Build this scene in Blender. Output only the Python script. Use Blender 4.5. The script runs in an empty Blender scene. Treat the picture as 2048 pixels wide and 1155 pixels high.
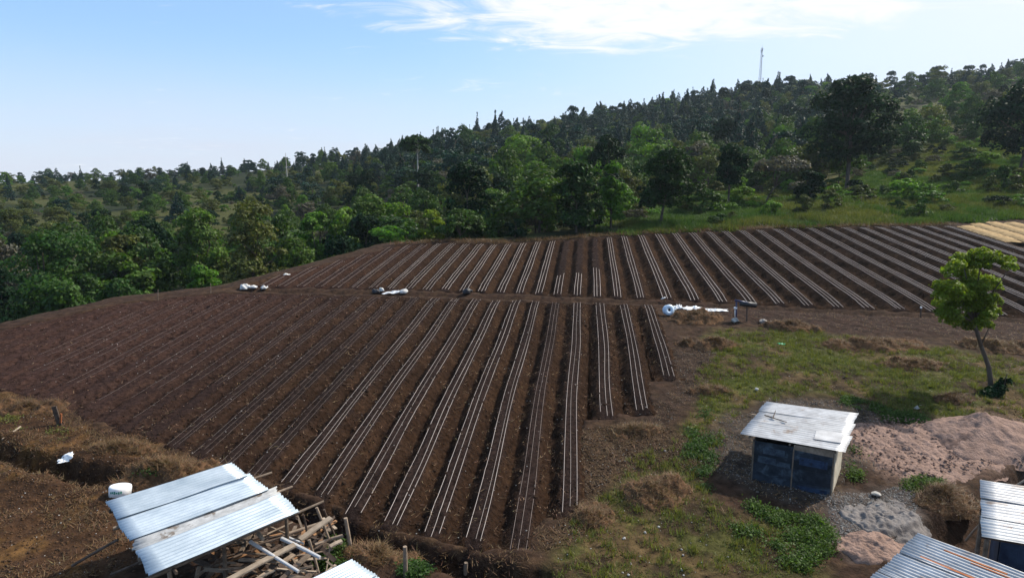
import bpy, math, random
import numpy as np
from mathutils import Vector

# ------------------------------------------------------------------ camera, sky, sun, exposure
scene = bpy.context.scene
COL = scene.collection
CAMZ, PITCH, FPX = 9.0, math.radians(10.0), 1300.0
cam_data = bpy.data.cameras.new("camera")
cam_data.sensor_width = 36.0
cam_data.lens = FPX / 2048 * 36.0
cam_data.clip_start, cam_data.clip_end = 0.1, 6000
cam = bpy.data.objects.new("camera", cam_data)
cam.location = (0, 0, CAMZ)
cam.rotation_euler = (math.pi / 2 - PITCH, 0, 0)
COL.objects.link(cam)
scene.camera = cam

SUN_AZ, SUN_EL = math.radians(62), math.radians(43)      # azimuth clockwise from +Y
sunvec = Vector((math.sin(SUN_AZ) * math.cos(SUN_EL), math.cos(SUN_AZ) * math.cos(SUN_EL), math.sin(SUN_EL)))
world = bpy.data.worlds.new("World")
scene.world = world
world.use_nodes = True
wt = world.node_tree
wt.nodes.clear()
def wn(t, **k):
    n = wt.nodes.new(t)
    for a, b in k.items(): setattr(n, a, b)
    return n
def wmath(op, a, b=None, clamp=False):
    n = wn('ShaderNodeMath', operation=op, use_clamp=clamp)
    for i, v in enumerate((a, b)):
        if v is None: continue
        if hasattr(v, 'links'): wt.links.new(v, n.inputs[i])
        else: n.inputs[i].default_value = v
    return n.outputs[0]
sky = wn('ShaderNodeTexSky', sky_type='NISHITA', sun_disc=False)
sky.sun_elevation, sky.sun_rotation = SUN_EL, SUN_AZ
sky.air_density, sky.dust_density, sky.ozone_density, sky.altitude = 1.0, 1.3, 2.5, 1800
tc = wn('ShaderNodeTexCoord')
sep = wn('ShaderNodeSeparateXYZ'); wt.links.new(tc.outputs['Generated'], sep.inputs[0])
sx, sy, sz = sep.outputs
zc = wmath('ADD', wmath('MAXIMUM', sz, 0.0), 0.10)
cx = wmath('DIVIDE', sx, zc); cy = wmath('DIVIDE', sy, zc)         # a flat cloud deck seen in perspective
comb = wn('ShaderNodeCombineXYZ'); wt.links.new(cx, comb.inputs[0]); wt.links.new(cy, comb.inputs[1])
def wnoise(scale, detail, rough, vec, dist=0.0):
    n = wn('ShaderNodeTexNoise'); n.inputs['Scale'].default_value = scale; n.inputs['Detail'].default_value = detail
    n.inputs['Roughness'].default_value = rough; n.inputs['Distortion'].default_value = dist
    wt.links.new(vec, n.inputs['Vector']); return n.outputs['Fac']
mapc = wn('ShaderNodeMapping'); mapc.inputs['Scale'].default_value = (0.8, 1.25, 1); mapc.inputs['Rotation'].default_value = (0, 0, -0.5); wt.links.new(comb.outputs[0], mapc.inputs[0])
n1 = wnoise(2.6, 12, 0.66, mapc.outputs[0], 0.9)
n2 = wnoise(0.42, 2, 0.5, comb.outputs[0])
# one bank of cloud: an ellipse on the cloud deck
bx_ = wmath('DIVIDE', wmath('SUBTRACT', cx, 0.48), 1.5); by_ = wmath('DIVIDE', wmath('SUBTRACT', cy, 2.85), 0.85)
rr = wmath('ADD', wmath('MULTIPLY', bx_, bx_), wmath('MULTIPLY', by_, by_))
bank = wmath('SUBTRACT', 1.0, rr, True)
dens = wmath('ADD', wmath('ADD', wmath('MULTIPLY', n1, 0.75), wmath('MULTIPLY', n2, 0.25)), wmath('MULTIPLY', bank, 0.26))
cm = wn('ShaderNodeMapRange', interpolation_type='SMOOTHSTEP')
cm.inputs['From Min'].default_value, cm.inputs['From Max'].default_value = 0.56, 0.77
wt.links.new(dens, cm.inputs['Value'])
# low veil of cloud along the horizon
hz = wn('ShaderNodeMapRange', interpolation_type='SMOOTHSTEP')
hz.inputs['From Min'].default_value, hz.inputs['From Max'].default_value = 0.20, 0.0
hz.inputs['To Min'].default_value, hz.inputs['To Max'].default_value = 0.0, 0.85
wt.links.new(sz, hz.inputs['Value'])
veiln = wnoise(0.55, 5, 0.55, comb.outputs[0])
veil = wmath('MULTIPLY', hz.outputs[0], wmath('ADD', wmath('MULTIPLY', veiln, 0.9), 0.45), True)
low = wn('ShaderNodeMix', data_type='RGBA')
cover = cm.outputs[0]
veil2 = wn('ShaderNodeMix', data_type='RGBA'); veil2.inputs[0].default_value = 0.5
wt.links.new(sky.outputs[0], veil2.inputs[6]); veil2.inputs[7].default_value = (1.75, 3.05, 4.75, 1)
mixc = wn('ShaderNodeMix', data_type='RGBA')
dot = wn('ShaderNodeVectorMath', operation='DOT_PRODUCT'); wt.links.new(tc.outputs['Generated'], dot.inputs[0]); dot.inputs[1].default_value = sunvec
gl = wn('ShaderNodeMapRange', interpolation_type='SMOOTHSTEP'); gl.inputs['From Min'].default_value, gl.inputs['From Max'].default_value = 0.33, 1.0
gl.inputs['To Min'].default_value, gl.inputs['To Max'].default_value = 0.0, 1.0; wt.links.new(dot.outputs['Value'], gl.inputs['Value'])
aur = wn('ShaderNodeMix', data_type='RGBA'); wt.links.new(gl.outputs[0], aur.inputs[0]); wt.links.new(veil2.outputs[2], aur.inputs[6]); aur.inputs[7].default_value = (4.7, 4.75, 4.85, 1)   # hazy brightness round the sun
wt.links.new(veil, low.inputs[0]); wt.links.new(aur.outputs[2], low.inputs[6]); low.inputs[7].default_value = (3.5, 3.65, 4.25, 1)
wt.links.new(cover, mixc.inputs[0]); wt.links.new(low.outputs[2], mixc.inputs[6])
mixc.inputs[7].default_value = (4.85, 4.9, 5.0, 1)
bg = wn('ShaderNodeBackground'); bg.inputs['Strength'].default_value = 0.14
wt.links.new(mixc.outputs[2], bg.inputs['Color'])
wo = wn('ShaderNodeOutputWorld'); wt.links.new(bg.outputs[0], wo.inputs['Surface'])

sun_data = bpy.data.lights.new("sun", 'SUN')
sun_data.energy, sun_data.angle, sun_data.color = 4.2, math.radians(1.5), (1.0, 0.93, 0.82)
sun = bpy.data.objects.new("sun", sun_data)
sun.rotation_euler = sunvec.to_track_quat('Z', 'Y').to_euler()
sun.location = sunvec * 400
COL.objects.link(sun)
vs = scene.view_settings
vs.view_transform, vs.look, vs.exposure, vs.gamma = 'Standard', 'None', 0.6, 1.0
vs.use_curve_mapping = False
scene.render.engine = 'CYCLES'
scene.cycles.use_denoising = True
scene.cycles.max_bounces = 6
scene.cycles.diffuse_bounces = 3
scene.cycles.transmission_bounces = 4
scene.cycles.volume_bounces = 0
scene.cycles.transparent_max_bounces = 4

R = random.Random(7)
NR = np.random.default_rng(7)

# ------------------------------------------------------------------ numeric helpers
def _hash(ix, iy, seed):
    n = (ix.astype(np.int64) * 374761393 + iy.astype(np.int64) * 668265263 + seed * 1442695041) & 0x7fffffff
    n = ((n ^ (n >> 13)) * 1274126177) & 0x7fffffff
    return ((n ^ (n >> 16)) & 0xffff) / 65535.0
def vnoise(x, y, seed=0):
    x = np.asarray(x, float); y = np.asarray(y, float)
    ix, iy = np.floor(x), np.floor(y); fx, fy = x - ix, y - iy
    fx = fx * fx * (3 - 2 * fx); fy = fy * fy * (3 - 2 * fy)
    a, b = _hash(ix, iy, seed), _hash(ix + 1, iy, seed)
    c, d = _hash(ix, iy + 1, seed), _hash(ix + 1, iy + 1, seed)
    return (a + (b - a) * fx) * (1 - fy) + (c + (d - c) * fx) * fy
def fbm(x, y, seed=0, octv=4, gain=.5):
    x = np.asarray(x, float); y = np.asarray(y, float)
    s = 0; a = 1; t = 0
    for k in range(octv):
        s = s + a * vnoise(x * 2 ** k + 17.3 * k, y * 2 ** k - 9.1 * k, seed + k); t += a; a *= gain
    return s / t          # 0..1
def sstep(a, b, x):
    t = np.clip((np.asarray(x, float) - a) / (b - a), 0, 1); return t * t * (3 - 2 * t)
def seg_dist(X, Y, pts, signed=False):
    X = np.asarray(X, float); Y = np.asarray(Y, float)
    best = np.full(X.shape, 1e9); sg = np.ones(X.shape)
    for (ax, ay), (bx, by) in zip(pts[:-1], pts[1:]):
        dx, dy = bx - ax, by - ay
        k = np.clip(((X - ax) * dx + (Y - ay) * dy) / (dx * dx + dy * dy + 1e-12), 0, 1)
        d = np.hypot(X - ax - k * dx, Y - ay - k * dy)
        m = d < best - 1e-9
        best = np.where(m, d, best)
        if signed: sg = np.where(m, np.sign(dx * (Y - ay) - dy * (X - ax)), sg)
    return best * sg if signed else best
def poly_sdf(X, Y, pts):                     # negative inside
    X = np.asarray(X, float); Y = np.asarray(Y, float)
    d = seg_dist(X, Y, list(pts) + [pts[0]])
    ins = np.zeros(X.shape, bool)
    n = len(pts)
    for i in range(n):
        ax, ay = pts[i]; bx, by = pts[(i + 1) % n]
        c = ((ay > Y) != (by > Y)) & (X < (bx - ax) * (Y - ay) / (by - ay + 1e-12) + ax)
        ins ^= c
    return np.where(ins, -d, d)

# ------------------------------------------------------------------ terrain
AZ = math.radians(6.4); CA, SA = math.cos(AZ), math.sin(AZ)
def to_st(X, Y): return X * CA - Y * SA, X * SA + Y * CA
def to_xy(s, t): return s * CA + t * SA, -s * SA + t * CA
def plane(Y):
    q = (np.asarray(Y, float) - 15.7) / .8
    return .0963 * .8 * np.logaddexp(0, np.clip(q, -40, 400))
EDGE = [(-75, -30), (-48, 0), (-33, 18), (-25.1, 30.9), (-21.8, 35.7), (-16.5, 38.8), (-12.6, 45.0), (-9.0, 51.5), (-5, 52.5), (-.95, 52.0),
        (3.1, 53.4), (12.4, 56.6), (26.2, 59.6), (40.5, 61.0), (49, 63.5), (80, 67), (160, 60)]
CTRL = np.array([  # X, Y, z of the land beyond the field
    (-36, 50, -4.5), (-48, 40, -4.5), (-62, 20, -5), (-28, 62, -3.5), (-12, 66, -0.5), (-18, 56, -2.5), (-3, 66, 1.6), (2, 58, 3.4), (10, 60, 4.1), (27, 64, 4.8),
    (42, 66, 5.2), (60, 72, 6.6), (27, 84, 6.4), (48, 95, 6.6), (73, 100, 10.0), (100, 90, 10), (10, 85, 3.2), (-8, 90, 1.8),
    (-40, 90, -1.5), (-75, 85, -1.5), (-78, 112, 0.2), (-22, 112, 2.6), (3, 130, 5.0), (40, 140, 9), (75, 130, 13), (115, 150, 19), (150, 110, 16),
    (-115, 160, 2.0), (-60, 165, 4.5), (0, 190, 12.5), (60, 210, 19), (105, 190, 24), (160, 230, 36),
    (-175, 222, 5.4), (-105, 245, 8.6), (-45, 262, 15.0), (10, 285, 24.0), (70, 310, 36), (120, 325, 43.5), (150, 318, 43), (185, 312, 45), (235, 305, 52.5), (290, 280, 55),
    (-190, 330, -4), (-60, 370, 4), (60, 430, 18), (200, 430, 30), (330, 380, 38), (-260, 200, 2), (-220, 120, -4), (-160, 40, -8), (330, 180, 38),
    (220, 90, 20), (-150, -40, -8), (200, -40, 10), (-300, 420, -25), (0, 600, -20), (350, 600, -10), (-350, 0, -20), (420, 60, 30)], float)
def _tps_fit(P, lam=8.0):
    n = len(P); d2 = ((P[:, None, :2] - P[None, :, :2]) ** 2).sum(-1)
    K = .5 * d2 * np.log(d2 + 1e-9); K[np.arange(n), np.arange(n)] = lam * 20
    Q = np.c_[np.ones(n), P[:, :2]]
    M = np.block([[K, Q], [Q.T, np.zeros((3, 3))]])
    return np.linalg.solve(M, np.r_[P[:, 2], 0, 0, 0])
_W = _tps_fit(CTRL)
def tps(X, Y):
    sh = np.shape(X); x = np.ravel(X).astype(float); y = np.ravel(Y).astype(float)
    out = _W[-3] + _W[-2] * x + _W[-1] * y
    for (cx_, cy_, _z), w in zip(CTRL, _W):
        d2 = (x - cx_) ** 2 + (y - cy_) ** 2
        out += w * .5 * d2 * np.log(d2 + 1e-9)
    return out.reshape(sh)
def ray(px, py):
    u = (px - 1024) / FPX; v = (577.5 - py) / FPX
    return np.array([u, math.cos(PITCH) + v * math.sin(PITCH), v * math.cos(PITCH) - math.sin(PITCH)])
def P(px, py, z):                            # point of the sight line at height z
    d = ray(px, py); k = (z - CAMZ) / d[2]
    return Vector((d[0] * k, d[1] * k, z))
def PD(px, py, Yd):                          # point of the sight line at distance Yd
    d = ray(px, py); k = Yd / d[1]
    return Vector((d[0] * k, Yd, CAMZ + d[2] * k))
def G0(px, py):                              # point on the smooth near ground
    d = ray(px, py); lo, hi = 1., 300.
    for _ in range(50):
        m = (lo + hi) / 2
        if CAMZ + d[2] * m - float(plane(d[1] * m)) > 0: lo = m
        else: hi = m
    return (d[0] * lo, d[1] * lo)
def gp(*pts): return [G0(*p) for p in pts]
DITCH1 = gp((-80, 880), (0, 905), (60, 917), (140, 940), (230, 960), (300, 975), (420, 985), (560, 1008), (640, 1030), (720, 1078), (800, 1098), (900, 1122), (980, 1143), (1080, 1170))
DITCH2 = gp((1850, 1085), (1900, 1058), (1960, 1028), (2060, 960), (2200, 900))
# field limits along the rows
L_T0 = np.array([(-31, 24.2), (-28, 23.4), (-21, 21.1), (-18.2, 20), (-15.2, 18.9), (-13.1, 18.1), (-11, 17.2), (-8.4, 16.1), (-7.3, 15.8), (-5.85, 14.9), (-4.7, 14.5),
                 (-3.07, 14.1), (-1.4, 13.9), (-.95, 14.6), (-.6, 15.7), (.3, 15.9), (.4, 21.5), (1.6, 21.6), (1.62, 22.1), (2.85, 22.2), (2.9, 25.2), (4.2, 25.4)])
L_T1 = np.array([(-31, 24.4), (-28.3, 28.2), (-25.5, 33.2), (-21, 35.8), (-12, 36.0), (4.3, 35.9)])
U_T0 = np.array([(-21, 36.9), (-10, 37.15), (-3, 37.0), (4, 36.75), (12, 36.3), (24, 35.6), (34, 34.9), (42, 34.3)])
U_T1 = np.array([(-21, 37.1), (-14.6, 50.2), (-10.8, 51.6), (-6.7, 51.3), (-2.8, 53.3), (6, 57.3), (19.4, 61.7), (33.5, 64.4), (42, 67)])
def lim(a, s): return np.interp(s, a[:, 0], a[:, 1])
def field_in(X, Y):                          # metres inside either field, negative outside
    s, t = to_st(X, Y)
    a = np.minimum(np.minimum(t - np.maximum(lim(L_T0, s), np.maximum(lim(L_T0, s + .38), lim(L_T0, s - .38))), lim(L_T1, s) - t), np.minimum(s + 31, 3.85 - s))
    b = np.minimum(np.minimum(t - lim(U_T0, s), lim(U_T1, s) - t), np.minimum(s + 21, 41 - s))
    return np.maximum(a, b)
def base_z(X, Y):
    X = np.asarray(X, float); Y = np.asarray(Y, float)
    d = seg_dist(X, Y, EDGE, True)
    w = sstep(0.6, 13, d)
    z = plane(Y) * (1 - w) + tps(X, Y) * w
    return z
def ground_z(X, Y, fine=True):
    X = np.asarray(X, float); Y = np.asarray(Y, float)
    z = base_z(X, Y)
    if fine:
        far = sstep(70, 140, Y)
        z = z + (fbm(X * .9, Y * .9, 3) - .5) * .16 + (fbm(X * 3.2, Y * 3.2, 5, 3) - .5) * .13 + (fbm(X * .06, Y * .06, 9, 3) - .5) * 3.0 * far
        dd = seg_dist(X, Y, DITCH1) + (fbm(X * 1.6, Y * 1.6, 21) - .5) * .4
        z = z - .75 * (1 - sstep(.12, .55, dd)) + .10 * np.exp(-((dd - .85) / .3) ** 2)
        dd = seg_dist(X, Y, DITCH2) + (fbm(X * 1.6, Y * 1.6, 22) - .5) * .4
        z = z - .8 * (1 - sstep(.2, .75, dd))
        f = field_in(X, Y)
        z = z - .45 * sstep(.15, .6, f)
        # dug channel between the two fields
        s, t = to_st(X, Y)
        tm = .5 * (np.where(s < 4, lim(L_T1, s), lim(U_T0, s) - .7) + lim(U_T0, s))
        ch = np.abs(t - tm)
        z = z - .20 * (1 - sstep(.1, .5, ch)) * sstep(-22, -19, s)
    return z
def gz(x, y): return float(ground_z(np.array([x]), np.array([y]))[0])
def G(px, py):                               # point on the real ground under a pixel
    d = ray(px, py); ks = np.concatenate([np.arange(6, 70, .05), np.arange(70, 420, .5)])
    zz = ground_z(d[0] * ks, d[1] * ks); below = CAMZ + d[2] * ks <= zz
    i = int(np.argmax(below)) if below.any() else len(ks) - 1
    k = ks[i]; return Vector((d[0] * k, d[1] * k, float(zz[i])))

# ------------------------------------------------------------------ objects and meshes
def tag(o, label=None, cat=None, group=None, kind=None):
    if label: o['label'] = label
    if cat: o['category'] = cat
    if group: o['group'] = group
    if kind: o['kind'] = kind
    return o
def empty(name, loc=(0, 0, 0), rz=0, parent=None):
    o = bpy.data.objects.new(name, None); COL.objects.link(o)
    o.location = loc; o.rotation_euler = (0, 0, rz); o.empty_display_size = .2
    if parent: o.parent = parent
    return o
def np_mesh(name, V, Fq, smooth=False, col=None):
    V = np.asarray(V, np.float32).reshape(-1, 3); Fq = np.asarray(Fq, np.int32)
    me = bpy.data.meshes.new(name)
    me.vertices.add(len(V)); me.vertices.foreach_set('co', V.ravel())
    k = Fq.shape[1]; n = len(Fq)
    me.loops.add(n * k); me.loops.foreach_set('vertex_index', Fq.ravel())
    me.polygons.add(n); me.polygons.foreach_set('loop_start', np.arange(0, n * k, k, dtype=np.int32))
    me.polygons.foreach_set('loop_total', np.full(n, k, np.int32))
    if smooth: me.polygons.foreach_set('use_smooth', np.ones(n, bool))
    if col is not None:
        a = me.color_attributes.new('Col', 'FLOAT_COLOR', 'POINT')
        c = np.ones((len(V), 4), np.float32); c[:, :3] = col; a.data.foreach_set('color', c.ravel())
    me.update(); me.validate()
    return me
def link(name, me, m, parent=None, loc=None):
    o = bpy.data.objects.new(name, me); COL.objects.link(o)
    if m is not None and not me.materials: me.materials.append(m)
    if parent is not None: o.parent = parent
    if loc is not None: o.location = loc
    return o
class MB:
    def __init__(s): s.v = []; s.f = []
    def add(s, v, f):
        b = len(s.v); s.v += [tuple(p) for p in v]; s.f += [tuple(i + b for i in q) for q in f]; return s
    def tube(s, p0, p1, r0, r1=None, n=7, cap=True, bend=0, seg=1):
        r1 = r0 if r1 is None else r1
        p0, p1 = Vector(p0), Vector(p1); d = (p1 - p0)
        a = d.normalized().orthogonal().normalized(); b = d.normalized().cross(a)
        off = a * R.uniform(-1, 1) * bend + b * R.uniform(-1, 1) * bend
        V = []; Fc = []
        for j in range(seg + 1):
            k = j / seg; c = p0 + d * k + off * math.sin(math.pi * k); r = r0 + (r1 - r0) * k
            V += [c + (a * math.cos(2 * math.pi * i / n) + b * math.sin(2 * math.pi * i / n)) * r for i in range(n)]
        for j in range(seg):
            for i in range(n):
                Fc.append((j * n + i, j * n + (i + 1) % n, (j + 1) * n + (i + 1) % n, (j + 1) * n + i))
        if cap:
            Fc.append(tuple(range(n - 1, -1, -1))); Fc.append(tuple(seg * n + i for i in range(n)))
        return s.add(V, Fc)
    def plank(s, p0, p1, w, th, up=(0, 0, 1), warp=0.0):
        p0, p1 = Vector(p0), Vector(p1); d = (p1 - p0).normalized()
        u = Vector(up); u = (u - d * u.dot(d))
        if u.length < 1e-4: u = d.orthogonal()
        u.normalize(); sd = d.cross(u)
        V = []
        for c, jj in ((p0, 0), ((p0 + p1) / 2 + u * warp, .5), (p1, 1)):
            V += [c + sd * w / 2 + u * th / 2, c - sd * w / 2 + u * th / 2, c - sd * w / 2 - u * th / 2, c + sd * w / 2 - u * th / 2]
        Fc = [(0, 1, 2, 3), (11, 10, 9, 8)]
        for j in (0, 4):
            for i in range(4): Fc.append((j + i, j + 4 + i, j + 4 + (i + 1) % 4, j + (i + 1) % 4))
        return s.add(V, Fc)
    def blob(s, c, r, nu=12, nv=8, noise=.15, seed=0, flat=None):
        V = []; Fc = []
        for j in range(nv + 1):
            th = math.pi * j / nv
            for i in range(nu):
                ph = 2 * math.pi * i / nu
                d = Vector((math.sin(th) * math.cos(ph), math.sin(th) * math.sin(ph), math.cos(th)))
                k = 1 + noise * 2 * (float(fbm(d.x * 1.7 + 5 + seed, d.y * 1.7 + d.z * 1.3 + 3, seed)) - .5)
                p = Vector((d.x * r[0] * k, d.y * r[1] * k, d.z * r[2] * k))
                if flat is not None: p.z = max(p.z, -flat)
                V.append(Vector(c) + p)
        for j in range(nv):
            for i in range(nu):
                Fc.append((j * nu + i, (j + 1) * nu + i, (j + 1) * nu + (i + 1) % nu, j * nu + (i + 1) % nu))
        return s.add(V, Fc)
    def build(s, name, m, parent=None, smooth=False):
        me = bpy.data.meshes.new(name); me.from_pydata(s.v, [], s.f); me.validate()
        if smooth: me.polygons.foreach_set('use_smooth', [True] * len(me.polygons))
        me.update()
        return link(name, me, m, parent)

# ------------------------------------------------------------------ materials
def newmat(name):
    m = bpy.data.materials.new(name); m.use_nodes = True
    nt = m.node_tree; nt.nodes.clear()
    out = nt.nodes.new('ShaderNodeOutputMaterial')
    return m, nt, out
def nd(nt, t, ins=None, **k):
    n = nt.nodes.new(t)
    for a, b in k.items(): setattr(n, a, b)
    for a, b in (ins or {}).items():
        if hasattr(b, 'links'): nt.links.new(b, n.inputs[a])
        else: n.inputs[a].default_value = b
    return n
def mixrgb(nt, fac, a, b, mode='MIX'):
    n = nt.nodes.new('ShaderNodeMix'); n.data_type = 'RGBA'; n.blend_type = mode
    for i, v in ((0, fac), (6, a), (7, b)):
        if hasattr(v, 'links'): nt.links.new(v, n.inputs[i])
        elif i == 0: n.inputs[0].default_value = v
        else: n.inputs[i].default_value = tuple(v) + ((1,) if len(v) == 3 else ())
    return n.outputs[2]
def nmat(name, c1, c2, scale=4, rough=.9, spec=.2, bump=0, bscale=30, metallic=0, stretch=(1, 1, 1), attr=False, objrand=0., contrast=(.3, .7), c3=None, s3=1.2, t3=(.55, .62), bdist=.02, detail=7):
    m, nt, out = newmat(name)
    geo = nd(nt, 'ShaderNodeTexCoord')
    mp = nd(nt, 'ShaderNodeMapping', {'Vector': geo.outputs['Object'], 'Scale': stretch})
    n = nd(nt, 'ShaderNodeTexNoise', {'Vector': mp.outputs[0], 'Scale': scale, 'Detail': detail, 'Roughness': .62})
    mr = nd(nt, 'ShaderNodeMapRange', {'Value': n.outputs['Fac'], 'From Min': contrast[0], 'From Max': contrast[1]})
    if attr:
        at = nd(nt, 'ShaderNodeAttribute', attribute_name='Col')
        lo = mixrgb(nt, 1, at.outputs['Color'], c1, 'MULTIPLY'); hi = mixrgb(nt, 1, at.outputs['Color'], c2, 'MULTIPLY')
        colr = mixrgb(nt, mr.outputs[0], lo, hi)
    else:
        colr = mixrgb(nt, mr.outputs[0], c1, c2)
    if c3 is not None:
        nn = nd(nt, 'ShaderNodeTexNoise', {'Vector': mp.outputs[0], 'Scale': s3, 'Detail': 6, 'Roughness': .6, 'Distortion': .4})
        m3 = nd(nt, 'ShaderNodeMapRange', {'Value': nn.outputs['Fac'], 'From Min': t3[0], 'From Max': t3[1]})
        colr = mixrgb(nt, m3.outputs[0], colr, c3)
    if objrand:
        oi = nd(nt, 'ShaderNodeObjectInfo')
        mr2 = nd(nt, 'ShaderNodeMapRange', {'Value': oi.outputs['Random'], 'To Min': 1 - objrand, 'To Max': 1 + objrand})
        hsv = nd(nt, 'ShaderNodeHueSaturation', {'Color': colr, 'Value': mr2.outputs[0]})
        colr = hsv.outputs[0]
    b = nd(nt, 'ShaderNodeBsdfPrincipled', {'Base Color': colr, 'Roughness': rough, 'Metallic': metallic, 'Specular IOR Level': spec})
    if bump:
        n2 = nd(nt, 'ShaderNodeTexNoise', {'Vector': mp.outputs[0], 'Scale': bscale, 'Detail': 5, 'Roughness': .6})
        bp = nd(nt, 'ShaderNodeBump', {'Height': n2.outputs['Fac'], 'Strength': bump, 'Distance': bdist})
        nt.links.new(bp.outputs[0], b.inputs['Normal'])
    nt.links.new(b.outputs[0], out.inputs[0])
    return m
def leafmat(name, a, b, trans=.35, rnd=.6, gloss=.25):
    m, nt, out = newmat(name)
    at = nd(nt, 'ShaderNodeAttribute', attribute_name='Col')
    oi = nd(nt, 'ShaderNodeObjectInfo')
    f = nd(nt, 'ShaderNodeMath', {0: oi.outputs['Random'], 1: rnd}, operation='MULTIPLY')
    colr = mixrgb(nt, f.outputs[0], a, b)
    colr = mixrgb(nt, 1, colr, at.outputs['Color'], 'MULTIPLY')
    pb = nd(nt, 'ShaderNodeBsdfPrincipled', {'Base Color': colr, 'Roughness': .6, 'Specular IOR Level': gloss})
    tr = nd(nt, 'ShaderNodeBsdfTranslucent', {'Color': mixrgb(nt, 1, colr, (1.3, 1.35, .6), 'MULTIPLY')})
    mx = nd(nt, 'ShaderNodeMixShader', {0: trans, 1: pb.outputs[0], 2: tr.outputs[0]})
    nt.links.new(mx.outputs[0], out.inputs[0])
    return m
M = {}
M['ground'] = nmat('ground_soil_and_grass', (.10, .10, .10), (.74, .72, .70), 3.4, .95, .1, 1.0, 11, attr=True, contrast=(.28, .72), bdist=.05)
M['soil'] = nmat('tilled_soil', (.055, .050, .049), (.56, .535, .525), 7.0, .97, .03, 1.0, 22, attr=True, contrast=(.27, .76), bdist=.05, detail=10)
M['clod'] = nmat('soil_clod', (.018, .0105, .007), (.045, .026, .016), 9, .95, .1)
M['clod2'] = nmat('dry_clod', (.035, .020, .012), (.10, .057, .030), 5, .95, .1)
M['tape'] = nmat('drip_tape', (.25, .21, .19), (.50, .43, .39), .6, .5, .4)
M['tape_dull'] = nmat('dusty_drip_tape', (.14, .105, .092), (.30, .245, .215), .8, .6, .3)
M['straw'] = nmat('dry_weeds', (.055, .030, .017), (.17, .095, .050), 5, .95, .1, .9, 16, bdist=.03)
M['straw_y'] = nmat('straw_mulch', (.26, .175, .085), (.46, .32, .165), 3, .95, .1, .7, 25, bdist=.05)
M['sand'] = nmat('pink_sand', (.17, .112, .090), (.31, .21, .17), 3.4, .95, .1, 1., 13, bdist=.07)
M['sand_shade'] = nmat('shaded_sand', (.11, .072, .06), (.19, .125, .10), 2.4, .95, .1, .5, 14, bdist=.04)  # sand darkened to paint the shaded face of the tallest heap
M['sand_grey'] = nmat('grey_sand', (.13, .115, .11), (.23, .21, .20), 3, .95, .1, .8, 30, bdist=.03)
M['heap_brown'] = nmat('brown_earth', (.06, .032, .018), (.13, .075, .04), 3, .95, .1, .9, 14, bdist=.05)
M['zinc'] = nmat('galvanised_sheet', (.30, .37, .44), (.48, .55, .62), 1.8, .42, .5, .1, 60, metallic=.4, objrand=.08, stretch=(1, 1, 1))
M['zinc_old'] = nmat('weathered_sheet', (.30, .30, .31), (.50, .51, .53), 3, .5, .4, .15, 60, metallic=.35, c3=(.25, .19, .15), s3=2.2, t3=(.58, .72), objrand=.1)
M['zinc_rust'] = nmat('rusting_sheet', (.32, .33, .34), (.52, .53, .54), 2, .5, .4, .15, 60, metallic=.3, c3=(.24, .085, .03), s3=1.3, t3=(.56, .64))
M['rust'] = nmat('rusty_strip', (.20, .06, .022), (.36, .13, .05), 8, .8, .2)
M['old_sheet'] = nmat('brown_grey_sheet', (.24, .245, .25), (.44, .45, .46), 5, .6, .3, stretch=(1, 1, 1), c3=(.15, .125, .105), s3=3)
M['wood'] = nmat('weathered_wood', (.11, .082, .060), (.26, .20, .15), 6, .85, .15, .4, 60, objrand=.35)
M['wood_pale'] = nmat('pale_wood', (.22, .17, .125), (.36, .295, .23), 6, .8, .2, .3, 60, objrand=.12)
M['wood_dark'] = nmat('dark_wood', (.05, .035, .027), (.13, .095, .075), 6, .9, .1, .4, 50, objrand=.2)
M['wood_red'] = nmat('reddish_timber', (.20, .10, .05), (.36, .20, .10), 6, .85, .15, .3, 60, objrand=.2)
M['pipe'] = nmat('grey_pipe', (.38, .38, .39), (.56, .56, .57), 3, .5, .4)
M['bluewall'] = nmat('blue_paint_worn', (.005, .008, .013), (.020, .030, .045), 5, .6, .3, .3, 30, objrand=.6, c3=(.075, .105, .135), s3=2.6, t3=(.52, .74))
M['palewall'] = nmat('pale_board_worn', (.34, .30, .23), (.60, .56, .46), 5, .8, .2, .3, 40, objrand=.15, c3=(.14, .12, .10), s3=3, t3=(.6, .75))
M['sheet_pale'] = nmat('worn_pale_blue_patch', (.012, .02, .036), (.07, .10, .13), 7, .7, .3, c3=(.02, .03, .05), s3=6, t3=(.5, .62))
M['sheet_blue'] = nmat('worn_blue_patch', (.009, .02, .05), (.03, .06, .12), 7, .6, .3, c3=(.015, .02, .035), s3=6, t3=(.52, .64))
M['navy'] = nmat('navy_board', (.008, .016, .036), (.03, .05, .09), 4, .7, .3, .2, 30, objrand=.4)
M['white'] = nmat('white_plastic', (.70, .71, .73), (.86, .86, .86), 4, .5, .4, .3, 12, bdist=.03)
M['sack'] = nmat('woven_sack', (.42, .41, .39), (.74, .73, .71), 5, .7, .3, .8, 14, bdist=.05)
M['bluewhite'] = nmat('pale_blue_plastic', (.42, .55, .70), (.60, .72, .84), 6, .4, .5)
M['green_print'] = nmat('green_print', (.03, .18, .14), (.06, .28, .2), 20, .6, .3)
M['black'] = nmat('black_plastic', (.010, .010, .013), (.03, .03, .035), 6, .5, .4)
M['bluepipe'] = nmat('dark_blue_pipe', (.012, .014, .05), (.03, .035, .10), 6, .4, .5)
M['stone'] = nmat('grey_stone', (.15, .14, .13), (.34, .32, .30), 7, .9, .2, .6, 30, objrand=.25)
M['stone_pale'] = nmat('pale_stone', (.26, .25, .235), (.48, .46, .43), 9, .9, .2, objrand=.2)
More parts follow.
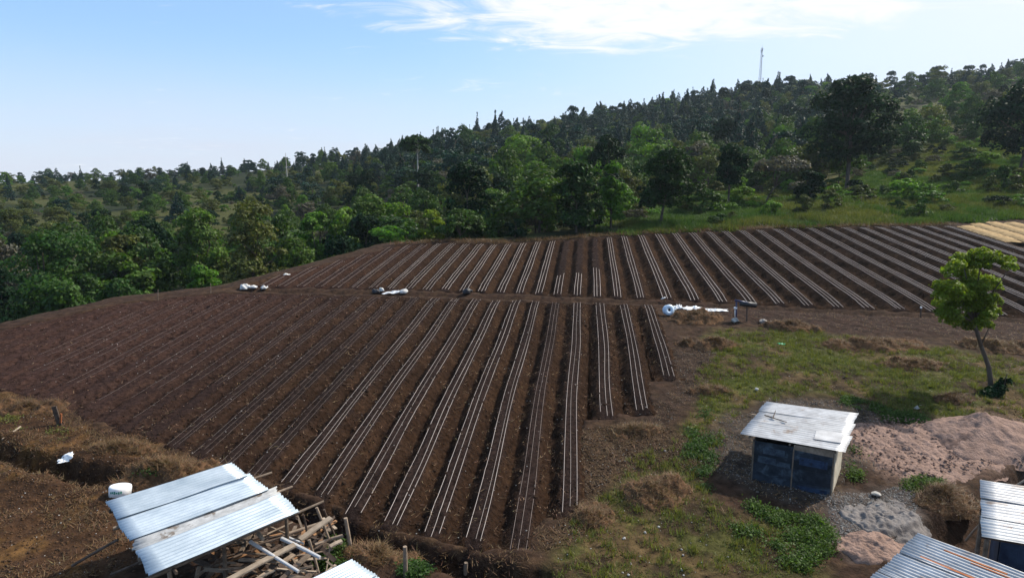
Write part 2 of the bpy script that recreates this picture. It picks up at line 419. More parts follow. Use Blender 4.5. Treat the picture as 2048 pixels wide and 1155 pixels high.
M['steel'] = nmat('mast_steel', (.34, .35, .36), (.5, .5, .51), 2, .6, .4)
M['mast_red'] = nmat('mast_red_paint', (.40, .16, .13), (.5, .22, .18), 2, .6, .3)
M['bark'] = nmat('bark', (.05, .04, .032), (.13, .105, .085), 6, .95, .1, .6, 20, stretch=(1, 1, .35))
M['bark_pale'] = nmat('pale_bark', (.36, .33, .29), (.58, .54, .49), 3, .9, .1)
M['leaf'] = leafmat('broad_leaves', (.026, .066, .010), (.082, .140, .016), .36)
M['leaf_olive'] = leafmat('olive_leaves', (.046, .062, .013), (.100, .108, .024), .34)
M['leaf_bright'] = leafmat('bright_leaves', (.052, .130, .012), (.120, .195, .020), .42)
M['leaf_dark'] = leafmat('dark_leaves', (.008, .026, .010), (.019, .042, .014), .22, .6, .08)
M['leaf_mid'] = leafmat('mid_dark_leaves', (.014, .038, .010), (.034, .068, .014), .28, .6, .12)
M['leaf_grey'] = leafmat('dry_grey_leaves', (.060, .058, .042), (.105, .095, .07), .3)
M['leaf_con'] = leafmat('conifer_needles', (.006, .028, .020), (.016, .048, .027), .22)
M['leaf_yel'] = leafmat('young_leaves', (.125, .175, .012), (.135, .18, .016), .42)
M['grass'] = leafmat('grass_blades', (.090, .110, .024), (.19, .17, .055), .4)
M['grass_g'] = leafmat('green_weeds', (.030, .072, .013), (.085, .135, .022), .4)
M['palestraw'] = leafmat('pale_straw_bits', (.15, .095, .055), (.34, .235, .15), .2)
M['drygrass'] = leafmat('dry_grass_blades', (.105, .060, .030), (.20, .125, .060), .25)

# ------------------------------------------------------------------ ground sheet
def axis(lo, hi, dense_lo, dense_hi, d, grow):
    a = list(np.arange(dense_lo, dense_hi + 1e-6, d))
    st = d; x = dense_hi
    while x < hi: st *= grow; x += st; a.append(x)
    st = d; x = dense_lo
    while x > lo: st *= grow; x -= st; a.insert(0, x)
    return np.array(a)
ax = axis(-420, 480, -14, 20, .11, 1.028)
ay = axis(-60, 900, 10, 31, .11, 1.020)
GX, GY = np.meshgrid(ax, ay)
GZ = ground_z(GX, GY)
nx, ny = len(ax), len(ay)
ii = (np.arange(ny - 1)[:, None] * nx + np.arange(nx - 1)[None]).ravel()
quads = np.c_[ii, ii + 1, ii + nx + 1, ii + nx]
def lerp(c, col, w): return c * (1 - w[..., None]) + np.array(col) * w[..., None]
Y_GRASS = gp((1440, 665), (1560, 655), (1700, 672), (1900, 700), (2060, 722), (2200, 740), (2200, 850), (2048, 850), (1900, 835), (1760, 815), (1700, 800), (1620, 792), (1530, 798),
             (1470, 830), (1435, 870), (1400, 950), (1440, 1010), (1560, 1050), (1640, 1100), (1660, 1165), (1100, 1165), (1160, 1060), (1260, 930), (1340, 880), (1390, 800), (1400, 740))
Y_BARE = gp((1160, 860), (1330, 840), (1400, 900), (1395, 940), (1250, 945), (1190, 1000), (1140, 1060), (1080, 1110), (1160, 950))
Y_GRAVEL = gp((1440, 840), (1520, 800), (1640, 795), (1760, 820), (1780, 900), (1710, 960), (1680, 1010), (1640, 1040), (1500, 990), (1430, 960), (1410, 900))
Y_GRAVEL2 = gp((1640, 985), (1740, 970), (1840, 985), (1850, 1050), (1780, 1090), (1700, 1120), (1640, 1060))
Y_MUD = gp((1290, 610), (1460, 635), (1560, 660), (1900, 672), (2200, 720), (2200, 640), (1880, 632), (1500, 612), (1320, 600))
Y_BR = gp((1330, 690), (1440, 690), (1450, 760), (1400, 800), (1330, 860), (1290, 850), (1345, 770))
Y_ORANGE = gp((-150, 770), (30, 790), (130, 835), (250, 875), (340, 905), (420, 950), (560, 1000), (400, 1060), (250, 1165), (-150, 1165))
Y_SANDF = gp((1720, 860), (1775, 838), (1850, 850), (2000, 835), (2200, 850), (2200, 930), (2020, 930), (1930, 955), (1850, 965), (1770, 945), (1705, 905))
wx = (fbm(GX * .8, GY * .8, 31) - .5) * 1.4 + (fbm(GX * 4, GY * 4, 33, 3) - .5) * .5
n_mid = fbm(GX * .5, GY * .5, 41); n_fine = fbm(GX * 3.1, GY * 3.1, 43)
C = np.zeros(GX.shape + (3,)) + np.array((.080, .046, .030))
C = lerp(C, (.125, .078, .044), sstep(.5, .72, n_fine) * .6)
def zone(poly, col, soft=.5, k=1.0, amt=1.0):
    global C
    C = lerp(C, col, (1 - sstep(-soft, soft, poly_sdf(GX, GY, poly) + wx * k)) * amt)
zone(Y_ORANGE, (.095, .050, .026), .7)
C = lerp(C, (.27, .145, .05), (1 - sstep(-.6, .6, poly_sdf(GX, GY, Y_ORANGE) + wx)) * sstep(.52, .7, fbm(GX * 1.1, GY * 1.1, 55)) * .8)
zone(Y_GRASS, (.120, .118, .036), .6)
gm = 1 - sstep(-.5, .5, poly_sdf(GX, GY, Y_GRASS) + wx)
C = lerp(C, (.175, .118, .056), gm * sstep(.44, .60, fbm(GX * .6, GY * .6, 41, 5)) * .95)
C = lerp(C, (.135, .165, .034), gm * sstep(.55, .72, fbm(GX * .7, GY * .7, 47)) * .8)
C = lerp(C, (.075, .05, .03), gm * sstep(.50, .66, fbm(GX * 1.1, GY * 1.1, 49, 5)) * .9)
zone(Y_BARE, (.085, .055, .034), .6)
zone(Y_BR, (.070, .045, .034), .5)
zone(Y_MUD, (.066, .036, .026), .4, .5)
zone(Y_GRAVEL, (.105, .085, .072), .5)
zone(Y_GRAVEL2, (.16, .135, .125), .6)
zone(Y_SANDF, (.36, .24, .19), .5, .8)
# land beyond the field
dE = seg_dist(GX, GY, EDGE, True)
wf = np.where(GX < 0, sstep(1.5, 4.0, dE + wx * .5), sstep(.2, 1.4, dE + wx * .5))
fr = fbm(GX * .05, GY * .05, 61); ff = fbm(GX * .35, GY * .35, 63)
Cf = np.zeros_like(C) + np.array((.040, .055, .018))
Cf = lerp(Cf, (.13, .14, .045), sstep(.42, .62, fr))
u_ = GX / np.maximum(GY, 5)
slope_r = sstep(.10, .30, u_) * (1 - sstep(100, 150, GY - 60 * sstep(.45, .7, u_)))
Cf = lerp(Cf, (.15, .165, .042), slope_r * sstep(.3, .55, ff))
Cf = lerp(Cf, (.13, .105, .05), slope_r * sstep(.52, .7, fr) * .8)
Cf = lerp(Cf, (.22, .19, .10), sstep(.68, .80, u_) * sstep(215, 250, GY))
C = C * (1 - wf[..., None]) + Cf * wf[..., None]
me = np_mesh('ground', np.c_[GX.ravel(), GY.ravel(), GZ.ravel()], quads, True, C.reshape(-1, 3))
tag(link('ground', me, M['ground']), kind='structure')

# ------------------------------------------------------------------ the two ploughed fields: one raised bed after another
def bed_list(edges):
    return [((a + b) / 2, (b - a) / 2) for a, b in zip(edges[:-1], edges[1:])]
lc = [3.54, 2.24, .96, -.34, -1.49, -2.63, -3.66]
while lc[-1] > -29.5: lc.append(lc[-1] - R.uniform(1.13, 1.24))
uc = [-.34 - 1.12 * k for k in range(1, 18)][::-1] + [-.34, .80, 1.95, 3.2, 4.72, 6.20, 7.7, 9.2, 10.7, 12.2, 13.75, 15.3, 16.9, 18.5, 20.1, 21.7, 23.3, 24.9, 26.5, 28.1, 29.7, 31.3, 32.9]
lc = sorted(lc)
def edges_of(c):
    e = [(a + b) / 2 for a, b in zip(c[:-1], c[1:])]
    return [c[0] - (e[0] - c[0])] + e + [c[-1] + (c[-1] - e[-1])]
def meander(s, t, seed): return (fbm(t * .08 + 40, s * .07, seed, 2) - .5) * .22
def field_z(s, t, sc, hw, t0, t1, amp):
    """surface of one bed: flat top, sloping shoulders, furrow either side, crumbling ends"""
    X, Y = to_xy(s, t)
    q = np.abs(s - sc) / hw
    wob = (fbm(X * 1.1, Y * 1.1, 71, 3) - .5) * .42
    prof = .155 - .32 * sstep(.26 + wob, 1.0, q)
    shoulder = sstep(.25, .5, q)
    rough = (fbm(X * 2.4, Y * 2.4, 73, 3) - .5) * (.045 + .12 * shoulder) + (fbm(X * 6.5, Y * 6.5, 75, 2) - .5) * (.030 + .10 * shoulder)
    end = np.minimum(t - t0, t1 - t) + (fbm(s * 1.1, t * .9, 77) - .5) * .35
    drop = .5 * (1 - sstep(-.30, .30, end))
    crumble = 1 - .75 * (1 - sstep(.0, 1.5, end + (fbm(X * 2, Y * 2, 79, 2) - .5)))
    return plane(Y) + prof * amp * crumble + rough - drop
def make_field(name, centers, T0, T1, amp_f, ds, dt, seed):
    root = tag(empty(name), kind='structure')
    ed = edges_of(centers); info = []
    for i, sc0 in enumerate(centers):
        a, b = ed[i], ed[i + 1]; sc = (a + b) / 2 if 0 < i < len(centers) - 1 else sc0
        hw = (b - a) / 2
        lo = min(a, b)
        t0, t1 = float(lim(T0, sc)), float(lim(T1, sc))
        if t1 - t0 < .8: info.append(None); continue
        amp = amp_f(sc)
        ns = max(8, int((b - a) / ds)); ntt = max(6, int((t1 - t0 + .7) / dt))
        S = np.linspace(a, b, ns + 1); T = np.linspace(-.35, 1.0, 2)
        SS, KK = np.meshgrid(S, np.linspace(0, 1, ntt + 1))
        T0s, T1s = lim(T0, SS) - .35, lim(T1, SS) + .35
        TT = T0s + (T1s - T0s) * KK
        Z = field_z(SS, TT, sc, hw, T0s + .35, T1s - .35, amp)
        off = meander(sc, TT, seed)
        X, Y = to_xy(SS + off, TT)
        q = np.abs(SS - sc) / hw
        red = fbm(X * .12, Y * .12, 81, 3)
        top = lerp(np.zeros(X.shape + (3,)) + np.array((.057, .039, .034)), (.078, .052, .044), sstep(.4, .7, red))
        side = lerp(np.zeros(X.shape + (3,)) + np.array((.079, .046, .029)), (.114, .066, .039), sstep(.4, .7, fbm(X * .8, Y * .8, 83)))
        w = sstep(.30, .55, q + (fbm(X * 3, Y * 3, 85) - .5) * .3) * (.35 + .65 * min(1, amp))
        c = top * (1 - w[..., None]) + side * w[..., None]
        c = lerp(c, (.150, .086, .070), sstep(-9, -24, to_st(X, Y)[0]) * .8)
        n0 = ns + 1
        ii = (np.arange(ntt)[:, None] * n0 + np.arange(ns)[None]).ravel()
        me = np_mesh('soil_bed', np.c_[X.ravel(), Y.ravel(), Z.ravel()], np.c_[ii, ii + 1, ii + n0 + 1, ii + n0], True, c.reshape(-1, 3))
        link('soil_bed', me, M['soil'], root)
        info.append((sc, hw, t0, t1, amp))
    return root, info
amp_l = lambda s: float(np.interp(s, [-30, -24, -16, -9, -5], [.10, .18, .34, .75, 1.0]))
amp_u = lambda s: float(np.interp(s, [-20, -12, -5], [.55, .75, 1.0]))
_, LINFO = make_field('lower_field', lc, L_T0, L_T1, amp_l, .068, .085, 91)
_, UINFO = make_field('upper_field', uc, U_T0, U_T1, amp_u, .085, .13, 91)

ORD = ['first', 'second', 'third', 'fourth', 'fifth', 'sixth', 'seventh', 'eighth', 'ninth', 'tenth', 'eleventh', 'twelfth', 'thirteenth', 'fourteenth', 'fifteenth', 'sixteenth', 'seventeenth',
       'eighteenth', 'nineteenth', 'twentieth']
ORD += ['twenty-' + w for w in ORD[:9]] + ['thirtieth'] + ['thirty-' + w for w in ORD[:9]] + ['fortieth'] + ['forty-' + w for w in ORD[:9]]
def tape(info, off, ta, tb, r, m, label, group, seed):
    sc, hw, t0, t1, amp = info
    n = max(4, int((tb - ta) / .32))
    T = np.linspace(ta, tb, n + 1)
    S = sc + off + (fbm(T * .22 + seed * 3.1, T * 0 + seed, 5, 2) - .5) * .06
    Z = np.maximum(field_z(S, T, sc, hw, float(lim(L_T0 if tb < 36.4 and sc < 4.3 else U_T0, sc)), t1, amp), plane(to_xy(S, T)[1]) + .02) + .012 + r
    Z = np.maximum(np.convolve(np.pad(Z, 3, 'edge'), np.ones(7) / 7, 'valid'), Z - .012)
    X, Y = to_xy(S + meander(sc, T, 91), T)
    k = 5; V = np.zeros((n + 1, k, 3))
    for i in range(k):
        a = 2 * math.pi * i / k
        V[:, i, 0] = X + math.cos(a) * r * CA; V[:, i, 1] = Y - math.cos(a) * r * SA; V[:, i, 2] = Z + math.sin(a) * r * .7
    I = np.arange(n)[:, None] * k + np.arange(k)[None]; J = np.arange(n)[:, None] * k + (np.arange(k)[None] + 1) % k
    F = np.stack([I, J, J + k, I + k], -1).reshape(-1, 4)
    return tag(link('drip_tape', np_mesh('drip_tape', V.reshape(-1, 3), F, True), m), label, 'drip tape', group)
names3 = ('inner', 'middle', 'outer')
nb = len(lc)
for k in range(nb):
    inf = LINFO[nb - 1 - k]
    if inf is None or k > 23: continue
    sc, hw, t0, t1, amp = inf
    faint = k in (4,) or k > 10
    for j, off in enumerate((.195, 0.01, -.195)):
        if k > 15 and j == 1: continue
        r = .0074 if k < 9 else (.0062 if k < 14 else .0058)
        if faint: r *= .62
        if j == 1 and k in (3, 5, 8): r *= .6
        if k > 8 and j != 2: r *= .8
        ta = t0 + R.uniform(.25, .6); tb = t1 - R.uniform(.1, .35)
        if k == 4: ta = t0 + .3
        if k > 14: ta += R.uniform(.5, 5); tb -= R.uniform(0, 2.5)
        tape(inf, off + R.uniform(-.03, .03), ta, tb, r, M['tape'] if not faint else M['tape_dull'],
             '%s pale drip tape on the %s lower bed out from the grassy yard' % (names3[j], ORD[k]), 'drip tapes on the lower field', k * 3 + j)
nbu = len(uc)
for k in range(nbu):
    inf = UINFO[nbu - 1 - k]
    if inf is None: continue
    sc, hw, t0, t1, amp = inf
    lw = .22 if sc > 4 else .18
    for j, off in enumerate((lw, 0.0, -lw)):
        r = .0150 if sc > 4 else .0115
        if sc < -9: r *= .75
        if sc < -14 and j == 1: continue
        ta = t0 + R.uniform(.1, .35); tb = t1 - R.uniform(.3, .9)
        if abs(sc + .34) < .2: tb = t0 + 5.0 + j * .1
        if abs(sc - .8) < .2: tb = t0 + 6.5 + j * .2
        if abs(sc + 1.46) < .2: tb = t0 + (5 if j < 1 else 4.4)
        tape(inf, off + R.uniform(-.025, .025), ta, tb, r, M['tape'] if sc > -12 else M['tape_dull'],
             '%s white drip tape on the %s upper bed counted from the yellow straw' % (names3[j], ORD[k]), 'drip tapes on the upper field', 200 + k * 3 + j)

# ------------------------------------------------------------------ loose soil, pebbles, straw on the fields (nobody could count them)
def scatter_blobs(name, X, Y, Z, size, m, label, cat, flat=.7):
    t = (1 + 5 ** .5) / 2
    oc = np.array([(1, 0, 0), (-1, 0, 0), (0, 1, 0), (0, -1, 0), (0, 0, 1), (0, 0, -1)], float)
    fc = np.array([(0, 2, 4), (2, 1, 4), (1, 3, 4), (3, 0, 4), (2, 0, 5), (1, 2, 5), (3, 1, 5), (0, 3, 5)])
    n = len(X); V = oc[None] * (1 + NR.uniform(-.35, .35, (n, 6, 1))) * size[:, None, None]
    V[:, :, 2] *= flat
    a = NR.uniform(0, 6.28, n); c, s_ = np.cos(a)[:, None], np.sin(a)[:, None]
    V = np.stack([V[..., 0] * c - V[..., 1] * s_, V[..., 0] * s_ + V[..., 1] * c, V[..., 2]], -1)
    V += np.stack([X, Y, Z], -1)[:, None]
    F = fc[None] + (np.arange(n) * 6)[:, None, None]
    return tag(link(name, np_mesh(name, V.reshape(-1, 3), F.reshape(-1, 3)), m), label, cat, kind='stuff')
def on_fields(n, smin, smax, tmin, tmax, lower=True, side=False):
    out = []
    for inf in (LINFO if lower else UINFO):
        if inf is None: continue
        sc, hw, t0, t1, amp = inf
        if not (smin < sc < smax): continue
        k = int(n * (t1 - t0) * hw * 2)
        q = NR.uniform(.35, .95, k) * np.where(NR.random(k) < .5, -1, 1) if side else NR.uniform(-1, 1, k)
        S = sc + q * hw; T = NR.uniform(t0 + .2, t1 - .2, k)
        Z = field_z(S, T, sc, hw, lim(L_T0 if lower else U_T0, S), lim(L_T1 if lower else U_T1, S), amp)
        X, Y = to_xy(S + meander(sc, T, 91), T)
        out.append(np.c_[X, Y, Z])
    return np.concatenate(out)
p1 = np.concatenate([on_fields(26, -16, 5, 0, 99, True, True), on_fields(7, -31, 5, 0, 99), on_fields(7, -22, 36, 0, 99, False, True)])
scatter_blobs('soil_clods', p1[:, 0], p1[:, 1], p1[:, 2], NR.uniform(.012, .05, len(p1)) * (1 + (NR.random(len(p1)) > .95) * .9), M['clod'], 'loose brown soil clods lying along the furrows', 'soil')
p2 = np.concatenate([on_fields(.9, -31, 5, 0, 99), on_fields(.45, -22, 36, 0, 99, False)])
scatter_blobs('field_pebbles', p2[:, 0], p2[:, 1], p2[:, 2] + .01, NR.uniform(.010, .030, len(p2)), M['stone_pale'], 'small pale pebbles scattered over the ploughed soil', 'pebbles')
def blades(name, X, Y, Z, n_per, L, W, m, label, cat, lay=.5, spread=.08, kind='stuff', parent=None, droop=0.):
    """thin tapered blades; lay 0 = upright, 1 = lying flat"""
    N = len(X) * n_per
    bx = np.repeat(X, n_per) + NR.normal(0, spread, N); by = np.repeat(Y, n_per) + NR.normal(0, spread, N); bz = np.repeat(Z, n_per)
    az = NR.uniform(0, 6.28, N); el = np.clip(NR.normal((1 - lay) * 1.35, .35, N), .03, 1.5)
    Ln = NR.uniform(L[0], L[1], N)
    dx, dy, dz = np.cos(az) * np.cos(el) * Ln, np.sin(az) * np.cos(el) * Ln, np.sin(el) * Ln
    a2 = az + 1.57 + NR.normal(0, .5, N); wx_, wy_ = np.cos(a2) * W, np.sin(a2) * W
    V = np.zeros((N, 3, 3))
    V[:, 0] = np.c_[bx - wx_, by - wy_, bz]; V[:, 1] = np.c_[bx + wx_, by + wy_, bz + W * .5]; V[:, 2] = np.c_[bx + dx, by + dy, bz + dz]
    tint = np.repeat(NR.uniform(.6, 1.35, (N, 1)) * (1 + NR.normal(0, .08, (N, 3))), 3, 0)
    o = link(name, np_mesh(name, V.reshape(-1, 3), np.arange(N * 3).reshape(-1, 3), False, tint), m, parent)
    return tag(o, label, cat, kind=kind) if parent is None else o
p3 = np.concatenate([on_fields(4.6, -16, 5, 0, 99, True, True), on_fields(1.6, -31, 5, 0, 99), on_fields(1.4, -31, 36, 0, 99, False)])
blades('field_straw', p3[:, 0], p3[:, 1], p3[:, 2] + .015, 2, (.05, .20), .008, M['palestraw'], 'bits of dry straw strewn over the furrows', 'straw', .95, .05)

# ------------------------------------------------------------------ vegetation
def crown_data(rng, lobes, n, leaf, up=.25, ragged=.42, tintv=.30, elong=1.5, gapk=.40):
    """leaf-sized diamonds over a set of overlapping lobes (cx,cy,cz,rx,ry,rz)"""
    lobes = [l[:3] + tuple(q * rng.uniform(.7, 1.15) for q in l[3:]) for l in lobes]; Lb = np.array(lobes, float); area = (Lb[:, 3] * Lb[:, 4] + Lb[:, 3] * Lb[:, 5] + Lb[:, 4] * Lb[:, 5])
    k = rng.choice(len(Lb), int(n * 2.3), p=area / area.sum())
    d = rng.normal(0, 1, (len(k), 3)); d /= np.linalg.norm(d, axis=1)[:, None]
    d[:, 2] = np.where(d[:, 2] < -.35, -d[:, 2] * rng.uniform(.2, 1, len(k)), d[:, 2])
    bump = 1 + ragged * 2 * (fbm(d[:, 0] * 2.2 + k * 3.7, d[:, 1] * 2.2 + d[:, 2] * 2.0, 7, 3) - .5)
    r = rng.uniform(.72, 1.0, len(k)) ** .6 * bump + rng.normal(0, .05, len(k))
    c = Lb[k, :3] + d * Lb[k, 3:] * r[:, None]
    depth = np.full(len(k), 9.)
    for j in range(len(Lb)):
        q = np.linalg.norm((c - Lb[j, :3]) / Lb[j, 3:], axis=1); q = np.where(k == j, 9, q); depth = np.minimum(depth, q)
    gap = fbm(c[:, 0] * 3.1 / leaf * .12 + c[:, 2] * .9 + 11, c[:, 1] * 3.1 / leaf * .12 - c[:, 2] * .8, 17, 3)
    keep = np.where((depth > .66) & (gap > gapk - .1 * rng.random(len(k))))[0][:n]
    c, d, k = c[keep], d[keep], k[keep]; N = len(c)
    nrm = d * .8 + rng.normal(0, .55, (N, 3)); nrm[:, 2] += up; nrm /= np.linalg.norm(nrm, axis=1)[:, None]
    a = np.cross(nrm, rng.normal(0, 1, (N, 3))); a /= np.linalg.norm(a, axis=1)[:, None] + 1e-9
    b = np.cross(nrm, a)
    sz = leaf * rng.uniform(.6, 1.35, N)[:, None]
    V = np.stack([c + a * sz * elong * .5, c + b * sz * .5, c - a * sz * elong * .5 - nrm * sz * .2, c - b * sz * .5], 1)
    lt = rng.uniform(1 - tintv, 1 + tintv, len(Lb))[k][:, None] * np.clip(rng.normal(1, .22, (N, 1)), .5, 1.7) * (1 + rng.normal(0, .06, (N, 3)))
    return V.reshape(-1, 3), np.repeat(lt, 4, 0)
def crown_mesh(name, V, T, m):
    me = np_mesh(name, V, np.arange(len(V)).reshape(-1, 4), False, T); me.materials.append(m); return me
def limb_mesh(name, paths, m, n=6):
    b = MB()
    for pts, r0, r1 in paths:
        for i in range(len(pts) - 1):
            k0, k1 = i / (len(pts) - 1), (i + 1) / (len(pts) - 1)
            b.tube(pts[i], pts[i + 1], r0 + (r1 - r0) * k0, r0 + (r1 - r0) * k1, n, i == len(pts) - 2)
    me = bpy.data.meshes.new(name); me.from_pydata(b.v, [], b.f); me.validate()
    me.polygons.foreach_set('use_smooth', [True] * len(me.polygons)); me.materials.append(m); return me
def lobes_round(rng, h, w, n, base=.25, squash=.8):
    out = []
    for _ in range(n):
        a = rng.uniform(0, 6.28); k = rng.uniform(0, 1) ** .6; z = rng.uniform(base, 1)
        prof = math.sin(math.pi * min(1, max(.08, (z - base) / (1 - base) * .82 + .15))) ** .6
        rr = w * .5 * prof * k * .84; s = w * (.075 + .15 * rng.random() ** 1.6)
        out.append((math.cos(a) * rr, math.sin(a) * rr, h * (z * .86 + .02), s * 1.15, s * 1.15, s * squash))
    return out
def lobes_cone(rng, h, w, n, base=.12, power=.85):
    out = []
    for i in range(n):
        z = base + (1 - base) * (i + rng.uniform(0, 1)) / n
        rad = w * .5 * (1 - z) ** power; a = rng.uniform(0, 6.28); k = rng.uniform(.05, .7)
        s = max(.035 * w, rad * rng.uniform(.45, .75))
        out.append((math.cos(a) * rad * k, math.sin(a) * rad * k, h * z, s, s, s * rng.uniform(.7, 1.25)))
    out.append((0, 0, h * .96, w * .045, w * .045, h * .04))
    return out
def lobes_open(rng, h, w, n):
    out = []
    for i in range(n):
        z = rng.uniform(.42, 1); a = rng.uniform(0, 6.28); rad = w * .5 * rng.uniform(.2, 1) * (1.15 - .6 * abs(z - .65))
        s = w * rng.uniform(.10, .20)
        out.append((math.cos(a) * rad, math.sin(a) * rad, h * z, s * 1.3, s * 1.3, s * .75))
    return out
def lobes_umbrella(rng, h, w, n):
    out = []
    for i in range(n):
        a = rng.uniform(0, 6.28); k = rng.uniform(0, 1) ** .5; s = w * rng.uniform(.10, .17)
        out.append((math.cos(a) * w * .42 * k, math.sin(a) * w * .42 * k, h * (.93 - .16 * k * k + rng.uniform(-.05, .04)), s * 1.3, s * 1.3, s * .6))
    return out
def limbs_for(rng, lobes, h, r, split=.35, k=7, lean=(0, 0)):
    top = Vector((lean[0], lean[1], h * split)); paths = [([Vector((0, 0, -.4)), Vector((lean[0] * .4, lean[1] * .4, h * split * .5)), top], r, r * .75)]
    idx = rng.choice(len(lobes), min(k, len(lobes)), replace=False)
    for i in idx:
        e = Vector(lobes[i][:3]); mid = top.lerp(e, .5) + Vector((rng.normal(0, .04), rng.normal(0, .04), .02)) * h
        paths.append(([top, mid, e], r * .55, r * .12))
    return paths
def make_proto(name, kind, seed, h, w, leaves, leaf, m, bark='bark', split=.3, nl=22, r=.13, **kw):
    rng = np.random.default_rng(seed)
    lob = {'round': lobes_round, 'cone': lobes_cone, 'open': lobes_open, 'umbrella': lobes_umbrella}[kind](rng, h, w, nl, **kw)
    V, T = crown_data(rng, lob, leaves, leaf)
    return (crown_mesh(name + '_crown', V, T, M[m]), limb_mesh(name + '_trunk', limbs_for(rng, lob, h, r, split), M[bark]), h)
BROAD = [make_proto('broad', 'round', 11, 8, 7.5, 4680, .25, 'leaf', nl=44), make_proto('broad', 'round', 12, 8, 6.2, 4320, .24, 'leaf', nl=37),
         make_proto('broad', 'round', 13, 7, 7.6, 4320, .25, 'leaf_olive', nl=40), make_proto('broad', 'round', 14, 8.5, 6.5, 4320, .24, 'leaf_dark', nl=40),
         make_proto('broad', 'open', 15, 8, 6.5, 3060, .24, 'leaf_olive', nl=28), make_proto('broad', 'round', 16, 7, 6.5, 4140, .24, 'leaf_bright', nl=37),
         make_proto('broad', 'round', 17, 8, 7.0, 3960, .24, 'leaf_grey', nl=37)]
BW = [.31, .20, .17, .12, .07, .09, .04]
SHRUB = [make_proto('shrub', 'round', 21, 3.0, 4.2, 2340, .19, 'leaf', nl=23, base=.05, squash=.65, split=.15, r=.06), make_proto('shrub', 'round', 22, 2.6, 3.8, 2160, .18, 'leaf_bright', nl=22, base=.05, squash=.65, split=.15, r=.06),
         make_proto('shrub', 'round', 23, 3.2, 3.6, 2160, .18, 'leaf_olive', nl=22, base=.05, squash=.65, split=.15, r=.06), make_proto('shrub', 'round', 24, 2.4, 3.8, 2160, .18, 'leaf_dark', nl=22, base=.05, squash=.65, split=.15, r=.06),
         make_proto('shrub', 'open', 25, 3.0, 3.4, 1440, .16, 'leaf_grey', nl=20, split=.2, r=.05)]
SW = [.30, .28, .26, .06, .10]
CONI = [make_proto('conifer', 'cone', 31, 9.5, 6.0, 3600, .27, 'leaf_con', nl=57, split=.8, r=.12), make_proto('conifer', 'cone', 32, 8.5, 6.6, 3600, .28, 'leaf_con', nl=54, power=.75, split=.8, r=.12),
        make_proto('conifer', 'open', 33, 9, 6.0, 2340, .27, 'leaf_con', nl=28, split=.7, r=.11), make_proto('conifer', 'round', 34, 9, 6.0, 3060, .28, 'leaf_con', nl=40, base=.2, split=.6, r=.12),
        make_proto('conifer', 'cone', 35, 10.5, 4.8, 3060, .25, 'leaf_con', nl=54, power=.95, split=.85, r=.11)]
CW = [.28, .24, .16, .18, .14]
def put(name, proto, loc, sc, rz, label, cat, group, parts=True):
    cm_, tm_, h = proto
    if parts:
        e = empty(name, loc, rz); e.scale = sc
        c = bpy.data.objects.new('crown', cm_); COL.objects.link(c); c.parent = e
        t = bpy.data.objects.new('trunk', tm_); COL.objects.link(t); t.parent = e
    else:
        e = bpy.data.objects.new(name, cm_); COL.objects.link(e); e.location = loc; e.rotation_euler = (0, 0, rz); e.scale = sc
    return tag(e, label, cat, group)

# --- trees that stand out one by one: (crown x0, x1, top, base y, distance, kind, leaf material ...)
def hero(name, label, px0, px1, ptop, pbase, Yd, kind, m, leaves, leaf, seed, nl=26, bark='bark', split=.35, r=None, base=None, px_trunk=None, ground=True, **kw):
    xc = (px0 + px1) / 2; pxt = px_trunk or xc
    b = PD(pxt, pbase, Yd); g = float(ground_z(np.array([b.x]), np.array([b.y]))[0])
    topz = PD(xc, ptop, Yd).z
    w = (px1 - px0) / FPX * Yd * 1.0; h = topz - g
    rng = np.random.default_rng(seed)
    fn = {'round': lobes_round, 'cone': lobes_cone, 'open': lobes_open, 'umbrella': lobes_umbrella}[kind]
    if base is not None: kw['base'] = base
    lob = fn(rng, h / (.98 if kind != 'round' else 1.0), w, nl, **kw)
    dx = PD(xc, pbase, Yd).x - b.x
    lob = [(l[0] + dx, l[1], l[2], l[3], l[4], l[5]) for l in lob]
    V, T = crown_data(rng, lob, leaves, leaf)
    e = empty(name, (b.x, b.y, g))
    link('crown', crown_mesh('crown', V, T, M[m]), None, e)
    link('trunk', limb_mesh('trunk', limbs_for(rng, lob, h, r or max(.1, h * .018), split, 9, (dx * .6, 0)), M[bark]), None, e)
    tag(e, label, 'tree', 'trees standing out along the field edge')
    return (b.x, b.y, w)
HER = []
def H(*a, **k): HER.append(hero(*a, **k))
H('forest_tree', 'tallest dark tree with bare lower trunk on the grassy slope', 1616, 1768, 136, 392, 92, 'round', 'leaf_dark', 12000, .31, 101, nl=70, base=.28, split=.45, px_trunk=1692)
H('forest_tree', 'huge dark tree cut by the picture edge above the straw beds', 1958, 2160, 150, 332, 95, 'round', 'leaf_dark', 12000, .33, 102, nl=64, base=.22, split=.35, px_trunk=2040)
H('field_edge_tree', 'rounded tree with short trunk at the bend of the upper field', 1266, 1392, 284, 468, 61, 'round', 'leaf_mid', 8320, .19, 103, nl=48, base=.25, split=.25, px_trunk=1320)
H('slope_tree', 'small dark round tree on a straight trunk in the bright grass', 1420, 1492, 284, 415, 76, 'round', 'leaf_dark', 5760, .20, 104, nl=38, base=.38, split=.4)
H('field_edge_tree', 'dark green tree wrapped in creepers, broader of the touching pair', 1098, 1206, 318, 480, 57, 'round', 'leaf_mid', 8320, .18, 105, nl=48, base=.1, split=.25)
H('field_edge_tree', 'brighter round-headed tree touching the creeper-wrapped tree', 1188, 1254, 316, 472, 59, 'round', 'leaf_bright', 6080, .18, 106, nl=35, base=.12, split=.25)
H('slope_tree', 'greyish umbrella-shaped tree with forked trunk on the slope', 1510, 1610, 318, 412, 74, 'umbrella', 'leaf_grey', 5120, .19, 107, nl=38, split=.4, px_trunk=1528)
